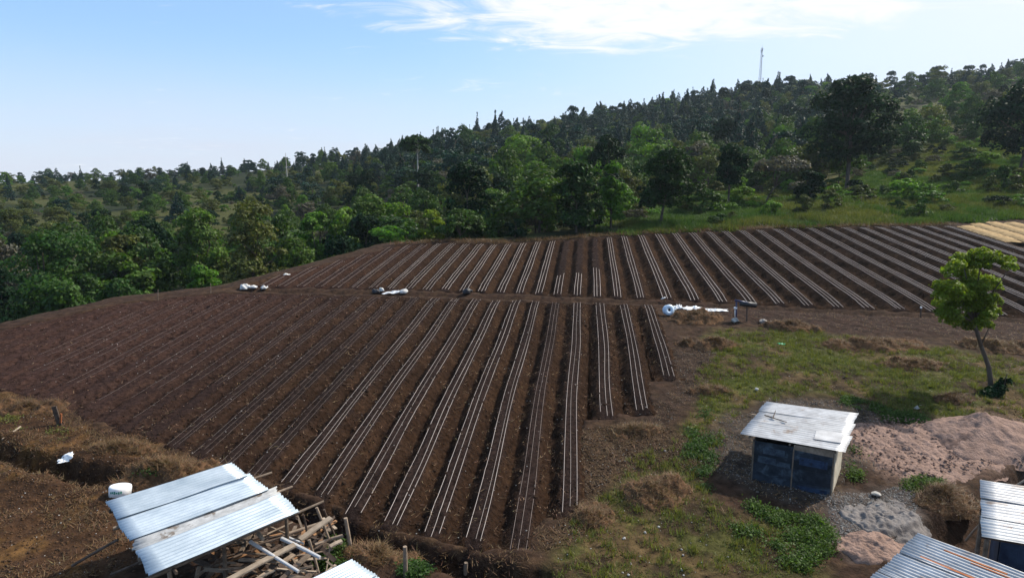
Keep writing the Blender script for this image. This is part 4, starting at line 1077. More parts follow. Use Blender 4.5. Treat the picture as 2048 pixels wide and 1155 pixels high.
for o in [q for q in COL.objects if q.name.startswith('tin_shed') and 'rust' in q['label']]:
    e1, e2 = B_ - A_, C_ - A_; nn = e1.cross(e2).normalized(); nn = nn if nn.z > 0 else -nn
    for u0, u1, v, w_ in ((.16, .46, .085, .055), (.10, .72, .30, .060), (.30, .5, .12, .04)):
        q = [A_ + e1 * u0 + e2 * v + nn * .047, A_ + e1 * u1 + e2 * (v + .005) + nn * .047]
        MB().plank(q[0], q[1], w_, .012, nn).build('rust_streak', M['rust'], o)
for nm, a, b, r, lb in (('pole', (1932, 1080, .0), (1962, 1045, .9), .03, 'pale pole propped from the pit against the navy shed'), ('pole', (2030, 972, 1.2), (2075, 945, 1.6), .03, 'pale pole behind the navy walled shed')):
    tag(MB().tube(P(*a), P(*b), r, r * .8, 7, True, .01, 2).build(nm, M['wood_pale']), lb, 'pole')

# ------------------------------------------------------------------ heaps
def heap(name, label, cat, px, py, rx, ry, h, m, rz=0., seed=0, strands=0, strand_m='drygrass', rough=.18, power=1.3, nr=26, na=56, peak=(0, 0), group=None, sl=(.10, .34), lump=0.):
    c = G(px, py); e = empty(name, c)
    rr = np.linspace(0, 1, nr + 1)[:, None]; aa = np.linspace(0, 2 * np.pi, na, endpoint=False)[None]
    ed = 1 + (fbm(np.cos(aa) * 1.4 + seed, np.sin(aa) * 1.4 + seed, seed, 3) - .5) * .75
    lx, ly = rr * np.cos(aa) * rx * ed, rr * np.sin(aa) * ry * ed
    lx = lx + peak[0] * rx * (1 - rr) ** 1.5; ly = ly + peak[1] * ry * (1 - rr) ** 1.5
    X = c.x + lx * math.cos(rz) - ly * math.sin(rz); Y = c.y + lx * math.sin(rz) + ly * math.cos(rz)
    prof = (1 - rr ** power) * h * (1 - .5 * lump + lump * fbm(X * 1.5, Y * 1.5, seed + 7, 3))
    nz = (fbm(X * 2.2, Y * 2.2, seed + 1, 4) - .5) * 2 * rough * (h + .1) * np.minimum(1, (1 - rr) * 4) + (fbm(X * 9, Y * 9, seed + 2, 2) - .5) * rough * .30
    Z = np.maximum(ground_z(X, Y), base_z(X, Y) - .13) + prof + nz + .015 - .10 * sstep(.80, 1, rr + (fbm(X * 5, Y * 5, seed + 9, 3) - .5) * .35)
    V = np.stack([X - c.x, Y - c.y, Z - c.z], -1).reshape(-1, 3)
    i = (np.arange(nr)[:, None] * na + np.arange(na)[None]); j = (np.arange(nr)[:, None] * na + (np.arange(na)[None] + 1) % na)
    F = np.stack([i, j, j + na, i + na], -1).reshape(-1, 4)[:, ::-1]
    link('mound', np_mesh('mound', V, F, True), M[m], e)
    if strands:
        k = NR.integers(0, len(V), strands); pv = V[k]
        blades('loose_strands', pv[:, 0], pv[:, 1], pv[:, 2] + .01, 3, sl, .008, M[strand_m], None, None, .86, .06, parent=e)['kind'] = 'stuff'
    return tag(e, label, cat, group)
heap('sand_heap', 'pale pink sand spread flat between the blue shed and tall heap', 'sand heap', 1815, 900, 2.35, 2.0, .13, 'sand', .0, 3, rough=.32, power=1.6, nr=60, na=140)
heap('sand_heap', 'tallest pinkish sand heap with painted shade over its front', 'sand heap', 1968, 880, 2.3, 1.6, .78, 'sand', .1, 5, rough=.12, power=1.0, peak=(.05, .15), nr=50, na=120)
heap('sand_heap', 'darker sand mound as painted shade on the front of the tallest heap', 'sand heap', 1935, 893, 1.15, .7, .45, 'sand_shade', -.15, 6, rough=.10, power=1.1, nr=40, na=90)  # added mound whose darker colour stands in for shade on the heap front
heap('sand_heap', 'small heap of fine grey sand near the rocks', 'sand heap', 1765, 1038, 1.15, .9, .10, 'sand_grey', .3, 7, rough=.55, power=1.0, nr=40, na=90)
heap('sand_heap', 'low rosy sand heap above the rust-striped roof', 'sand heap', 1752, 1095, .9, .75, .15, 'sand', .2, 8, rough=.3, power=1.1, nr=40, na=90)
heap('earth_heap', 'dark brown earth heap beside the navy walled shed', 'earth heap', 1890, 1000, .95, .65, .30, 'heap_brown', .2, 9, 700, 'drygrass', .2)
WH = [('biggest brown weed heap on the grass in front of the blue shed', 1312, 992, 1.05, .72, .52, 1), ('weed heap piled behind the blue-white tape roll', 1392, 640, 1.35, .8, .55, 2),
      ('small weed heap below the orange soil patch', 1432, 690, 1.05, .6, .35, 3), ('weed heap beside the twin grey stones', 1582, 655, 1.5, .6, .40, 4), ('long weed heap between the grass yard and the post', 1745, 690, 2.6, .7, .28, 5),
      ('weed heap behind the leaning tree', 2000, 700, 1.9, .8, .42, 6), ('flat weed heap nearest the end of the drip tapes', 1268, 862, 1.0, .4, .2, 7), ('dark weed heap at the low end of the last long bed', 1182, 1032, .75, .6, .3, 8),
      ('brown weed heap on the grass left of the leaning tree', 1830, 732, 1.3, .55, .25, 9), ('small weed tuft heap beside the shortest tapes', 1372, 690, .5, .35, .25, 10), ('brown weed heap where the yard path narrows', 1420, 780, .8, .35, .16, 11),
      ('orange-brown weed heap on the ditch bank by the shelter', 330, 935, 1.5, .6, .28, 12), ('low weed heap on the field corner beside the rusty post', 60, 815, 1.6, .7, .25, 13), ('weed heap between the ditch and the three posts', 760, 1110, 1.0, .35, .3, 14),
      ('weed heap on the bank above the shelter roof', 240, 900, 1.2, .45, .22, 15), ('brown weed heap in front of the leaning tree', 1905, 800, .8, .4, .18, 16)]
for lb, px, py, rx, ry, h, sd in WH:
    heap('weed_heap', lb, 'weed heap', px, py, rx * 1.1, ry * 1.1, h * .62, 'straw', R.uniform(-.2, .2), 20 + sd, int(700 * rx), 'drygrass', .75, 1.2, nr=34, na=72, lump=.9, group='heaps of pulled dry weeds')
# ridge of pulled weeds along the far edge of the upper field
far_e = np.array([to_xy(s_, float(lim(U_T1, s_)) + .45) for s_ in np.arange(-15, 34, .12)])
fx = far_e[:, 0] + NR.normal(0, .3, len(far_e)); fy = far_e[:, 1] + NR.normal(0, .3, len(far_e))
blades('field_edge_weeds', np.repeat(fx, 12), np.repeat(fy, 12), np.repeat(base_z(fx, fy), 12) + .1, 2, (.12, .4), .02, M['drygrass'], 'dry pulled weeds heaped along the far edge of the upper field', 'weeds', .55, .22)
low_e = np.array([to_xy(s_, float(lim(L_T0, s_)) - .25) for s_ in np.arange(-27, -.5, .05)])
ex = low_e[:, 0] + NR.normal(0, .25, len(low_e)); ey = low_e[:, 1] + NR.normal(0, .25, len(low_e))
blades('ditch_bank_straw', np.repeat(ex, 8), np.repeat(ey, 8), np.repeat(ground_z(ex, ey), 8), 2, (.06, .22), .008, M['drygrass'], 'dry straw along the bank of the ditch', 'straw', .7, .18)
# straw mulch strips at the edge of the picture
for k, (s_, t0_, t1_) in enumerate(((34.9, 57.2, 64.5), (36.6, 55.8, 66.0), (38.5, 54.5, 67.0), (40.2, 54.5, 67.0))):
    n = 40; T = np.linspace(t0_, t1_, n); q = np.linspace(-.72, .72, 11); QQ, TT = np.meshgrid(q, T)
    X, Y = to_xy(s_ + QQ * (1 + (fbm(TT * .8, QQ, 91 + k) - .5) * .3), TT); endd = np.minimum(TT - t0_, t1_ - TT)
    Z = plane(Y) + .20 * (1 - (np.abs(QQ) / .72) ** 3) * sstep(-.1, .5, endd) + (fbm(X * 3, Y * 3, 95) - .5) * .12 - .06
    ii = (np.arange(n - 1)[:, None] * 11 + np.arange(10)[None]).ravel()
    tag(link('straw_mulch', np_mesh('straw_mulch', np.c_[X.ravel(), Y.ravel(), Z.ravel()], np.c_[ii, ii + 1, ii + 12, ii + 11], True), M['straw_y']),
        '%s yellow straw mulch bed from the drip tapes' % ORD[k], 'straw mulch', 'straw mulched beds')

# ------------------------------------------------------------------ leaning yard tree
def yard_tree():
    g = G(1985, 778); e = empty('yard_tree', g); rng = np.random.default_rng(201); Yd = g.y
    def rel(px, py, dy=0): v = PD(px, py, Yd + dy); return np.array(v - g)
    lob = []
    spec = [(1920, 545, 26), (1955, 530, 26), (1990, 520, 24), (2010, 522, 18), (1925, 520, 20), (1962, 510, 18), (1900, 575, 26), (1940, 575, 30), (1975, 570, 26), (1890, 610, 22), (1925, 612, 28), (1962, 612, 28), (1985, 600, 20),
            (1905, 632, 20), (1945, 638, 22), (1975, 632, 16), (2020, 535, 13), (1885, 590, 18), (1915, 530, 16), (1900, 640, 20), (1935, 652, 20), (1965, 648, 18), (1888, 625, 18), (1950, 600, 30), (1915, 590, 28), (1985, 622, 16)]
    for px, py, r in spec:
        p = rel(px, py, rng.uniform(-.9, .9)); r_ = r / FPX * Yd * 1.06; lob.append((p[0], p[1], p[2], r_, r_ * 1.15, r_ * .8))
    V, T = crown_data(rng, lob, 20000, .070, up=.4, ragged=.4, gapk=.30)
    link('crown', crown_mesh('crown', V, T, M['leaf_yel']), None, e)
    p = [Vector((0, 0, -.2)), Vector(rel(1978, 735)), Vector(rel(1962, 690)), Vector(rel(1948, 645))]
    paths = [(p, .10, .06)]
    for l in rng.choice(len(lob), 9, replace=False): paths.append(([p[3], p[3].lerp(Vector(lob[l][:3]), .5) + Vector((0, 0, .1)), Vector(lob[l][:3])], .04, .01))
    paths.append(([p[2], Vector(rel(1985, 640, .2))], .03, .01))
    link('trunk', limb_mesh('trunk', paths, M['bark'], 8), None, e)
    tag(e, 'slender leaning tree with yellow-green crown standing alone in the yard', 'tree')
    g2 = G(2003, 790); e2 = empty('stump_shrub', g2); rng = np.random.default_rng(202)
    V, T = crown_data(rng, [(0, 0, .25, .3, .3, .3), (.1, 0, .5, .2, .2, .25), (-.25, 0, .15, .3, .25, .2), (-.5, -.1, .1, .35, .3, .15)], 900, .09)
    link('foliage', crown_mesh('foliage', V, T, M['leaf_dark']), None, e2)
    link('stem', limb_mesh('stem', [([Vector((0, 0, -.1)), Vector((.05, 0, .5)), Vector((.1, 0, .85))], .04, .015)], M['bark']), None, e2)
    tag(e2, 'dark low shrub at the foot of the leaning tree', 'shrub')
yard_tree()

# ------------------------------------------------------------------ posts
def post(px, py, ptop, r, m, label, dx=0, cap=None):
    g = G(px, py); top = PD(px + dx, ptop, g.y)
    e = MB().tube(g - Vector((0, 0, .25)), top, r, r * .85, 8, True, .015, 4).build('fence_post', M[m])
    if cap: MB().tube(top + Vector((0, 0, .001)), top + Vector((0, 0, .09)), r * 1.2, None, 8).build('cap', M[cap], e)
    return tag(e, label, 'post')
post(705, 1105, 1035, .055, 'wood', 'leaning grey fence post at the end of the timber heap', -14)
post(810, 1150, 1092, .055, 'wood', 'upright fence post on the ditch bank nearest the weed heap')
post(930, 1165, 1124, .055, 'wood', 'fence post standing just inside the picture bottom', 2)
post(1842, 634, 616, .04, 'wood_dark', 'short dark post with white top by the upper tapes', 0, 'white')
post(955, 582 + 40, 600, .02, 'wood_dark', 'thin dark peg on the lower field beside the channel')
for px, py, pt, lb in ((316, 604, 578, 'thin stake at the low field edge'), (421, 586, 566, 'thin stake at the field edge near the white sacks'), (655, 570, 556, 'thin stick standing in the channel before the crest')):
    post(px, py, pt, .022, 'wood', lb)
def rusty():
    g = G(122, 850); t = PD(108, 812, g.y); e = empty('broken_post', g)
    b = MB().plank(Vector((0, 0, -.2)), t - g, .16, .05, (0, 1, 0)).build('upright', M['wood_dark'], e)
    MB().plank(Vector((.02, -.03, .1)), (t - g) * .85 + Vector((.22, -.05, -.14)), .06, .04, (0, 1, 0)).build('brace', M['rust'], e)
    tag(e, 'broken dark reddish post leaning on the field corner', 'post')
rusty()
tag(MB().tube(G(5, 882) + Vector((0, 0, .04)), G(42, 858) + Vector((0, 0, .10)), .035, .03, 7, True, .01, 3).build('pole', M['wood_pale']), 'pale pole lying on the dry bank above the ditch', 'pole')

# ------------------------------------------------------------------ plastic things
def tub():
    g = G(240, 992); e = empty('plastic_tub', g, .3); e.rotation_euler = (math.radians(-8), math.radians(6), .3)
    n = 28; prof = [(.0, .30), (.22, .305), (.27, .29), (.285, .25), (.275, .0), (.0, .0)]
    V = [(r * math.cos(2 * math.pi * i / n), r * math.sin(2 * math.pi * i / n), z) for r, z in prof for i in range(n)]
    F = [(j * n + i, j * n + (i + 1) % n, (j + 1) * n + (i + 1) % n, (j + 1) * n + i) for j in range(len(prof) - 1) for i in range(n)]
    MB().add(V, F).build('body', M['white'], e, True)
    for k in range(6):     # illegible green print round the side
        a = math.radians(-128 + k * 11); w = math.radians(4.2); r = .287; z0, z1 = .135 + .012 * (k % 2), .19 + .012 * (k % 3)
        V = [(r * math.cos(a + s_ * w), r * math.sin(a + s_ * w), z) for z in (z0, z1) for s_ in (-1, 0, 1)]
        MB().add(V, [(0, 1, 4, 3), (1, 2, 5, 4)]).build('print_mark', M['green_print'], e)
    tag(e, 'round white plastic tub with green print beside the shiny roof', 'tub')
tub()
def crumple(name, label, px, py, rx, ry, h, m, rz, seed, cat='plastic sheet', group=None):
    c = G(px, py); n = 22; U, Vv = np.meshgrid(np.linspace(-1, 1, n), np.linspace(-1, 1, n))
    w = 1 + (fbm(U * 1.3 + seed, Vv * 1.3, seed, 3) - .5) * .9
    lx, ly = U * rx * w, Vv * ry * (1 + (fbm(U + 9, Vv + seed, seed + 4, 3) - .5) * 1.1)
    X = c.x + lx * math.cos(rz) - ly * math.sin(rz); Y = c.y + lx * math.sin(rz) + ly * math.cos(rz)
    Z = np.maximum(ground_z(X, Y), base_z(X, Y) - .1) + .02 + h * np.abs(fbm(U * 2.2 + seed, Vv * 2.2, seed + 8, 3) - .42) * 2 * (1.1 - .8 * np.maximum(np.abs(U), np.abs(Vv)) ** 2)
    ii = (np.arange(n - 1)[:, None] * n + np.arange(n - 1)[None]).ravel()
    o = link(name, np_mesh(name, np.c_[X.ravel(), Y.ravel(), Z.ravel()] - np.array(c), np.c_[ii, ii + 1, ii + n + 1, ii + n], True), M[m], None, c)
    o.modifiers.new('thickness', 'SOLIDIFY').thickness = .006
    return tag(o, label, cat, group)
crumple('plastic_sheet', 'crumpled white plastic sheet lying on the ditch bank', 132, 931, .21, .14, .13, 'white', .4, 1)
crumple('plastic_sheet', 'white plastic film trailing from the blue-white tape roll', 1385, 618, .55, .22, .18, 'white', .25, 2)
crumple('plastic_sheet', 'white plastic film folded over the top of the tape roll', 1356, 616, .26, .22, .40, 'white', .1, 3)
crumple('plastic_sheet', 'flat white plastic sheet behind the weed heap by the filter', 1432, 621, .55, .20, .15, 'white', -.1, 4)
crumple('plastic_sheet', 'long twisted white plastic strip in the channel', 787, 587, .55, .10, .22, 'white', .35, 5)
crumple('plastic_scrap', 'small green plastic scrap on the grass yard', 1563, 688, .16, .10, .08, 'leaf_bright', .2, 6, 'scrap')
M['scrap'] = nmat('green_plastic', (.03, .45, .22), (.06, .6, .32), 5, .4, .4)
bpy.data.objects['plastic_scrap'].data.materials.clear(); bpy.data.objects['plastic_scrap'].data.materials.append(M['scrap'])
def sack(label, px, py, rx, ry, rz_, seed, m='white', rot=0, tie=True, name='sack', zlift=.0):
    c = G(px, py); s_, t_ = to_st(c.x, c.y); c.z = max(c.z, float(plane(c.y)) - .12) + zlift; e = empty(name, c, rot)
    MB().blob((0, 0, rz_ * .75), (rx, ry, rz_), 24, 14, .5, seed, rz_ * .6).build('body', M['sack'] if m == 'white' else M[m], e, True)
    if tie: MB().tube((rx * .85, 0, rz_ * .8), (rx * 1.25, .03, rz_ * .95), rz_ * .30, rz_ * .45, 8).build('neck', M[m], e, True)
    return tag(e, label, 'sack')
sack('big white sack slumped at the crest end of the channel', 489, 579, .28, .20, .20, 1)
sack('rounded white sack second from the crest end of the channel', 507, 578, .19, .15, .11, 2)
sack('white sack beside a dark stick on the field crest', 528, 578, .18, .14, .12, 3, 'white', .5)
sack('lone white sack lying up on the field above the others', 573, 564, .20, .14, .13, 4, 'white', .4)
sack('oval white sack in the channel beside the twisted strip', 808, 588, .24, .16, .15, 5, 'white', .3, False)
sack('white sack leaning on the black bundle in the channel', 763, 584, .20, .10, .12, 6, 'white', -.7, False)
sack('black plastic bundle in the channel beside the leaning white sack', 752, 587, .24, .18, .17, 7, 'black', 0, False, 'bundle')
sack('dark bundle in the channel midway along the fields', 934, 588, .24, .16, .20, 8, 'black', .2, True, 'bundle')
tag(MB().tube(G(541, 580) - Vector((0, 0, .05)), PD(535, 570, G(541, 580).y), .02, None, 6).build('stick', M['wood_dark']), 'dark short stick leaning by the crest sacks', 'stick')
tag(MB().tube(G(1322, 602) + Vector((0, 0, .1)), PD(1331, 594, G(1322, 602).y), .035, None, 8).build('pipe_end', M['white'], None, True), 'white pipe end poking up above the tape roll', 'pipe')
def tape_roll():
    g = G(1336, 631); e = empty('tape_roll', g + Vector((0, 0, .30))); n = 30
    def ring(name, r0, r1, y0, y1, m):
        V = []
        for r, y in ((r0, y0), (r1, y0), (r1, y1), (r0, y1)): V += [(r * math.cos(2 * math.pi * i / n), y, r * math.sin(2 * math.pi * i / n)) for i in range(n)]
        F = [(j * n + i, ((j + 1) % 4) * n + i, ((j + 1) % 4) * n + (i + 1) % n, j * n + (i + 1) % n) for j in range(4) for i in range(n)]
        return MB().add(V, F).build(name, m, e, True)
    ring('coil', .09, .27, -.12, .14, M['bluewhite']); ring('flange', .075, .285, -.145, -.122, M['bluewhite']); ring('core', .005, .085, -.13, .13, M['black'])
    e.rotation_euler = (math.radians(-14), 0, math.radians(12))
    tag(e, 'blue-white roll of drip tape standing on edge by the yard', 'tape roll')
tape_roll()
def riser():
    g = G(1472, 640); Yd = g.y; e = empty('water_filter', g)
    rel = lambda px, py, dy=0.: PD(px, py, Yd + dy) - g
    MB().tube(rel(1472, 640) - Vector((0, 0, .2)), rel(1473, 602), .045, .04, 10).build('riser_pipe', M['bluepipe'], e, True)
    MB().tube(rel(1471, 617), rel(1471, 614), .085, None, 12).build('collar', M['white'], e, True)
    MB().tube(rel(1470, 634, -.06), rel(1470, 619, -.06), .018, None, 8).build('gauge_tube', M['white'], e, True)
    MB().tube(rel(1470, 600), rel(1499, 606), .05, .05, 10).build('elbow_pipe', M['bluepipe'], e, True)
    MB().tube(rel(1480, 606, .05), rel(1512, 610, .05), .14, .14, 14).build('filter_barrel', M['black'], e, True)
    MB().tube(rel(1494, 640, .05) - Vector((0, 0, .2)), rel(1494, 612, .05), .035, None, 8).build('prop', M['wood_dark'], e)
    tag(e, 'black barrel filter on a dark blue riser pipe by the upper tapes', 'water filter')
riser()
def stone(label, px, py, r, seed, m='stone', group=None, sq=.7):
    c = G(px, py); o = MB().blob((0, 0, r * .35), (r, r * .8, r * sq), 7, 5, .75, seed).build('stone', M[m]); o.location = c; o.rotation_euler = (0, 0, R.uniform(0, 6))
    return tag(o, label, 'stone', group)
stone('pale rounded stone at the foot of the water filter', 1470, 642, .19, 1, 'stone_pale')
stone('pale grey stone of a pair by the weed heap', 1526, 646, .20, 2, 'stone'); stone('smaller darker stone of the pair by the weed heap', 1541, 648, .14, 3, 'stone')
stone('flat pale stone on the gravel beside the blue shed', 1752, 990, .13, 4, 'stone_pale', None, .4)
stone('dark stone nearest the fine grey sand', 1742, 1012, .11, 5); stone('round stone touching the dark stone by grey sand', 1754, 1014, .10, 6); stone('small stone behind the dark stone by grey sand', 1761, 1005, .08, 7)
stone('white stone on the weeds below the blue shed', 1641, 1042, .09, 8, 'stone_pale'); stone('pale stone on grass above the tall sand heap', 1834, 818, .10, 9, 'stone_pale')
stone('pale stone on grass behind the blue shed', 1514, 780, .08, 10, 'stone_pale')
for k, (px, py) in enumerate(((1363, 1101), (1366, 1112), (1363, 1140), (1367, 1152), (1248, 1077), (1257, 1150), (1508, 1083), (1456, 1117), (1330, 903), (1284, 911), (1230, 862), (1430, 840), (1532, 1085), (1485, 1100), (1317, 1055), (1290, 1065), (1245, 1146), (1560, 860), (1580, 1000), (1555, 1018))):
    stone('small white stone lying on the patchy yard grass', px, py, R.uniform(.022, .05), 30 + k, 'stone_pale', 'small white stones on the yard grass')

# ------------------------------------------------------------------ yard plants and litter
def scatter_in(poly, n, seed, mask=None):
    rng = np.random.default_rng(seed); a = np.array(poly); lo, hi = a.min(0), a.max(0)
    X, Y = rng.uniform(lo[0], hi[0], n), rng.uniform(lo[1], hi[1], n)
    w = (fbm(X * .8, Y * .8, 31) - .5) * 1.4
    ok = poly_sdf(X, Y, poly) + w < 0
    ok &= (np.abs(X / np.maximum(Y, 1)) < .95)
    if mask is not None: ok &= rng.random(n) < mask(X, Y)
    return X[ok], Y[ok]
X, Y = scatter_in(Y_GRASS, 52000, 301, lambda x, y: (.12 + .88 * sstep(.40, .58, fbm(x * .7, y * .7, 47, 5))) * (1 - .8 * sstep(.44, .60, fbm(x * .6, y * .6, 41, 5))) * (1 - sstep(26, 34, y) * .4))
blades('yard_grass', X, Y, ground_z(X, Y), 5, (.04, .13), .011, M['grass'], 'short patchy grass over the yard', 'grass', .35, .06)
X, Y = scatter_in(Y_GRASS, 9000, 302, lambda x, y: sstep(.45, .65, fbm(x * .5, y * .5, 41)))
blades('yard_litter', X, Y, ground_z(X, Y) + .01, 4, (.06, .22), .008, M['drygrass'], 'dead stalks littering the yard', 'straw', .92, .1)
X, Y = scatter_in(Y_ORANGE, 26000, 303, lambda x, y: sstep(.48, .62, fbm(x * .9, y * .9, 57)))
blades('bank_grass', X, Y, ground_z(X, Y), 4, (.05, .20), .010, M['drygrass'], 'dry orange grass on the bank beyond the ditch', 'grass', .85, .08)
for poly, sd, n in ((Y_BARE, 304, 5200), (Y_BR, 305, 4200), (Y_MUD, 306, 5200), (Y_GRAVEL, 307, 2500)):
    X, Y = scatter_in(poly, n, sd)
    blades('bare_ground_litter', X, Y, ground_z(X, Y) + .01, 3, (.05, .22), .008, M['drygrass'], {304: 'dead stalks on the bare soil before the tape ends', 305: 'dead stalks beside the shortest tapes', 306: 'dead stalks along the muddy track', 307: 'dead stalks on the dark gravel'}[sd], 'straw', .92, .1)
for poly, sd, n, sz in ((Y_GRAVEL, 311, 4200, (.008, .028)), (Y_GRAVEL2, 312, 6000, (.008, .032))):
    X, Y = scatter_in(poly, n, sd)
    scatter_blobs('gravel', X, Y, ground_z(X, Y) + .005, NR.uniform(*sz, len(X)), M['stone'], 'loose grey gravel %s' % ('round the blue shed' if sd == 311 else 'in front of the rocks'), 'gravel')
X, Y = scatter_in(Y_SANDF, 1600, 313); scatter_blobs('sand_lumps', X, Y, ground_z(X, Y) + .12, NR.uniform(.02, .06, len(X)), M['sand'], 'lumps on the flat pink sand', 'sand')
X, Y = scatter_in(Y_ORANGE, 15000, 315); scatter_blobs('bank_clods', X, Y, ground_z(X, Y), NR.uniform(.012, .05, len(X)), M['clod2'], 'soil clods on the bank beyond the ditch', 'soil')
X, Y = scatter_in(Y_GRASS, 7000, 316, lambda x, y: sstep(.42, .6, fbm(x * .6, y * .6, 41, 5))); scatter_blobs('yard_crumbs', X, Y, ground_z(X, Y), NR.uniform(.012, .04, len(X)), M['clod2'], 'soil crumbs in the worn patches of the yard', 'soil')
X, Y = scatter_in(Y_GRASS, 2600, 317); blades('yard_tussocks', X, Y, ground_z(X, Y), 26, (.08, .24), .012, M['grass'], 'taller grass tussocks dotted over the yard', 'grass', .25, .07)
X, Y = scatter_in(Y_BARE + [], 5000, 314); scatter_blobs('yard_clods', X, Y, ground_z(X, Y), NR.uniform(.015, .05, len(X)), M['clod'], 'soil clods on the bare end of the field', 'soil')
for poly, sd, n in ((Y_BARE, 341, 900), (Y_BR, 342, 700), (Y_GRASS, 343, 2200), (Y_ORANGE, 344, 900)):
    X, Y = scatter_in(poly, n, sd); scatter_blobs('pale_chips', X, Y, ground_z(X, Y) + .01, NR.uniform(.007, .024, len(X)), M['stone_pale'], 'pale chips strewn over the %s' % {341: 'bare end of the field', 342: 'strip beside the shortest tapes', 343: 'yard grass', 344: 'ditch bank'}[sd], 'chips', .5)
def weeds(name, label, poly, n, seed, hgt=.25, m='grass_g', leaf=.042):
    X, Y = scatter_in(poly, int(n * 2.6), seed, lambda x, y: sstep(.42, .64, fbm(x * 1.5, y * 1.5, seed, 5))); rng = np.random.default_rng(seed)
    N = len(X); k = 9; cx_ = np.repeat(X, k) + rng.normal(0, .10, N * k); cy_ = np.repeat(Y, k) + rng.normal(0, .10, N * k)
    cz = np.repeat(ground_z(X, Y), k) + rng.uniform(.0, 1, N * k) ** 1.3 * np.repeat(hgt * .7 * (.3 + fbm(X * 2, Y * 2, seed)), k)
    c = np.c_[cx_, cy_, cz]; nr = rng.normal(0, .55, (N * k, 3)); nr[:, 2] += .8; nr /= np.linalg.norm(nr, axis=1)[:, None]
    a = np.cross(nr, rng.normal(0, 1, (N * k, 3))); a /= np.linalg.norm(a, axis=1)[:, None]; b = np.cross(nr, a); sz = leaf * rng.uniform(.6, 1.4, (N * k, 1))
    V = np.stack([c + a * sz * .8, c + b * sz * .4, c - a * sz * .8, c - b * sz * .4], 1).reshape(-1, 3)
    T = np.repeat(np.clip(rng.normal(1, .3, (N * k, 1)), .4, 1.8) * np.ones(3), 4, 0)
    return tag(link(name, np_mesh(name, V, np.arange(len(V)).reshape(-1, 4), False, T), M[m]), label, 'weeds', kind='stuff')
weeds('weed_patch', 'dark green weeds growing below the blue shed', gp((1440, 1010), (1500, 990), (1580, 1020), (1640, 1040), (1670, 1100), (1640, 1165), (1560, 1150), (1500, 1080), (1420, 1040)), 3600, 321, .30)
weeds('weed_patch', 'green weeds in a line up to the blue shed', gp((1385, 830), (1420, 810), (1440, 880), (1430, 950), (1450, 1010), (1400, 1000), (1385, 930)), 2000, 322, .2)
weeds('weed_patch', 'green weeds along the sunny side of the blue shed', gp((1690, 895), (1720, 900), (1725, 940), (1760, 950), (1740, 970), (1680, 975)), 1100, 323, .30)
weeds('weed_patch', 'green weeds behind the blue shed and sand', gp((1650, 792), (1700, 790), (1780, 820), (1850, 830), (1840, 845), (1770, 838), (1720, 815)), 1500, 324, .22)
weeds('weed_patch', 'green weeds by the end of the timber heap', gp((655, 1080), (700, 1090), (715, 1120), (690, 1150), (650, 1130)), 400, 325, .3)
weeds('weed_patch', 'green weeds between the sand and the earth heap', gp((1820, 965), (1880, 950), (1900, 970), (1850, 1000), (1825, 990)), 500, 326, .16)
weeds('weed_patch', 'green weeds on the ditch bank beside the shelter', gp((270, 945), (310, 935), (330, 965), (290, 975)), 350, 327, .3)
weeds('weed_patch', 'green weeds by the fence post on the ditch bank', gp((800, 1130), (850, 1125), (860, 1160), (800, 1165)), 300, 328, .25)
weeds('weed_patch', 'sprigs of weed on the dry bank by the broken post', gp((20, 830), (60, 825), (150, 870), (120, 890), (30, 870)), 260, 329, .2, 'grass')

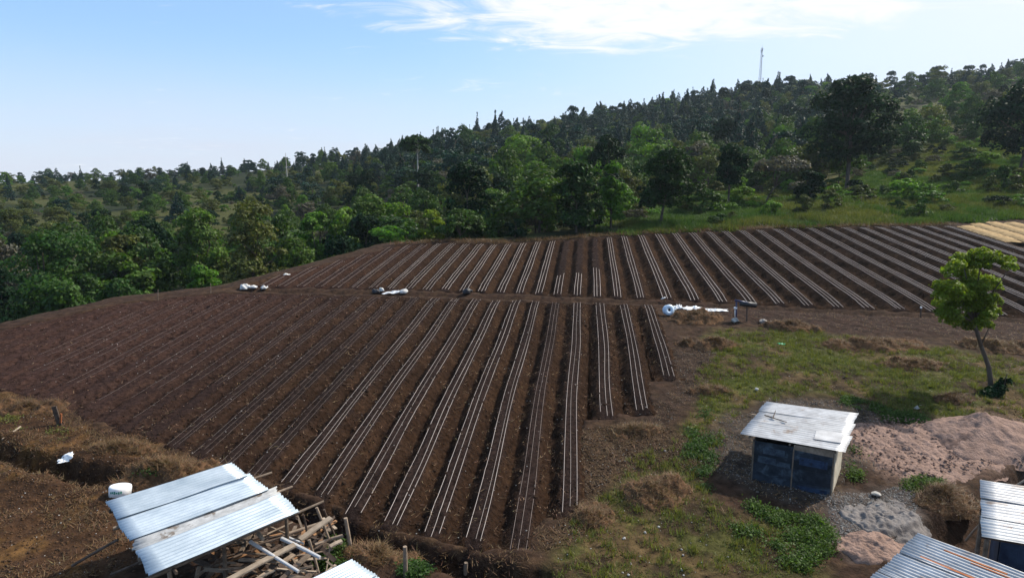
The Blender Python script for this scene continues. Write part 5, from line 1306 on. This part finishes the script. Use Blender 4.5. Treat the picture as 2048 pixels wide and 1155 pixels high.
# ------------------------------------------------------------------ radio mast on the ridge
def mast():
    b = PD(1519, 178, 318); b.z = gz(b.x, b.y); top = PD(1520, 96, 318).z - b.z; e = empty('radio_mast', b)
    w0, w1 = .85, .32; n = 12
    def cn(k, z): w = w0 + (w1 - w0) * z; a = k * 2.0944 + .4; return Vector((math.cos(a) * w, math.sin(a) * w, z * top))
    for k in range(3): MB().tube(cn(k, 0) - Vector((0, 0, 1)), cn(k, 1), .07, .055, 5).build('leg', M['steel'], e)
    for j in range(n):
        z0, z1 = j / n, (j + 1) / n
        for k in range(3):
            MB().tube(cn(k, z1), cn((k + 1) % 3, z1), .05, None, 4, False).build('rung', M['mast_red' if j % 4 == 0 else 'steel'], e)
            MB().tube(cn(k, z0), cn((k + 1) % 3, z1), .045, None, 4, False).build('brace', M['steel'], e)
    for z, a in ((.98, .3), (.95, 2.3), (.93, 4.2)):
        d = Vector((math.cos(a), math.sin(a), 0)) * .5; MB().tube(Vector((0, 0, z * top - .9)) + d, Vector((0, 0, z * top + .5)) + d, .09, None, 6).build('antenna', M['steel'], e)
    MB().tube(Vector((0, 0, top)), Vector((0, 0, top + 1.6)), .05, .03, 5).build('rod', M['steel'], e)
    MB().tube(Vector((.3, -.9, top * .84)), Vector((.3, -.55, top * .84)), .35, .25, 12).build('dish', M['steel'], e)
    tag(e, 'tall lattice radio mast on the wooded ridge', 'mast')
mast()
g_ = PD(575, 362, 205); g_.z = gz(g_.x, g_.y)
tag(MB().tube(g_, PD(571, 306, 205), .14, .08, 6).build('bare_trunk', M['bark_pale']), 'bare pale trunk standing up from the wooded hillside', 'tree')

# ------------------------------------------------------------------ light haze in the air
hb = MB(); x0, x1, y0, y1, z0, z1 = -470, 520, -90, 930, -60, 96
hb.add([(x0, y0, z0), (x1, y0, z0), (x1, y1, z0), (x0, y1, z0), (x0, y0, z1), (x1, y0, z1), (x1, y1, z1), (x0, y1, z1)], [(3, 2, 1, 0), (4, 5, 6, 7), (0, 1, 5, 4), (1, 2, 6, 5), (2, 3, 7, 6), (3, 0, 4, 7)])
hm, hnt, hout = newmat('haze_air')
pv = nd(hnt, 'ShaderNodeVolumePrincipled', {'Color': (.72, .86, 1.0, 1), 'Density': .00015, 'Anisotropy': .2})
hnt.links.new(pv.outputs[0], hout.inputs['Volume'])
tag(hb.build('haze', hm), 'thin bluish haze over the hillside', 'haze', kind='stuff')
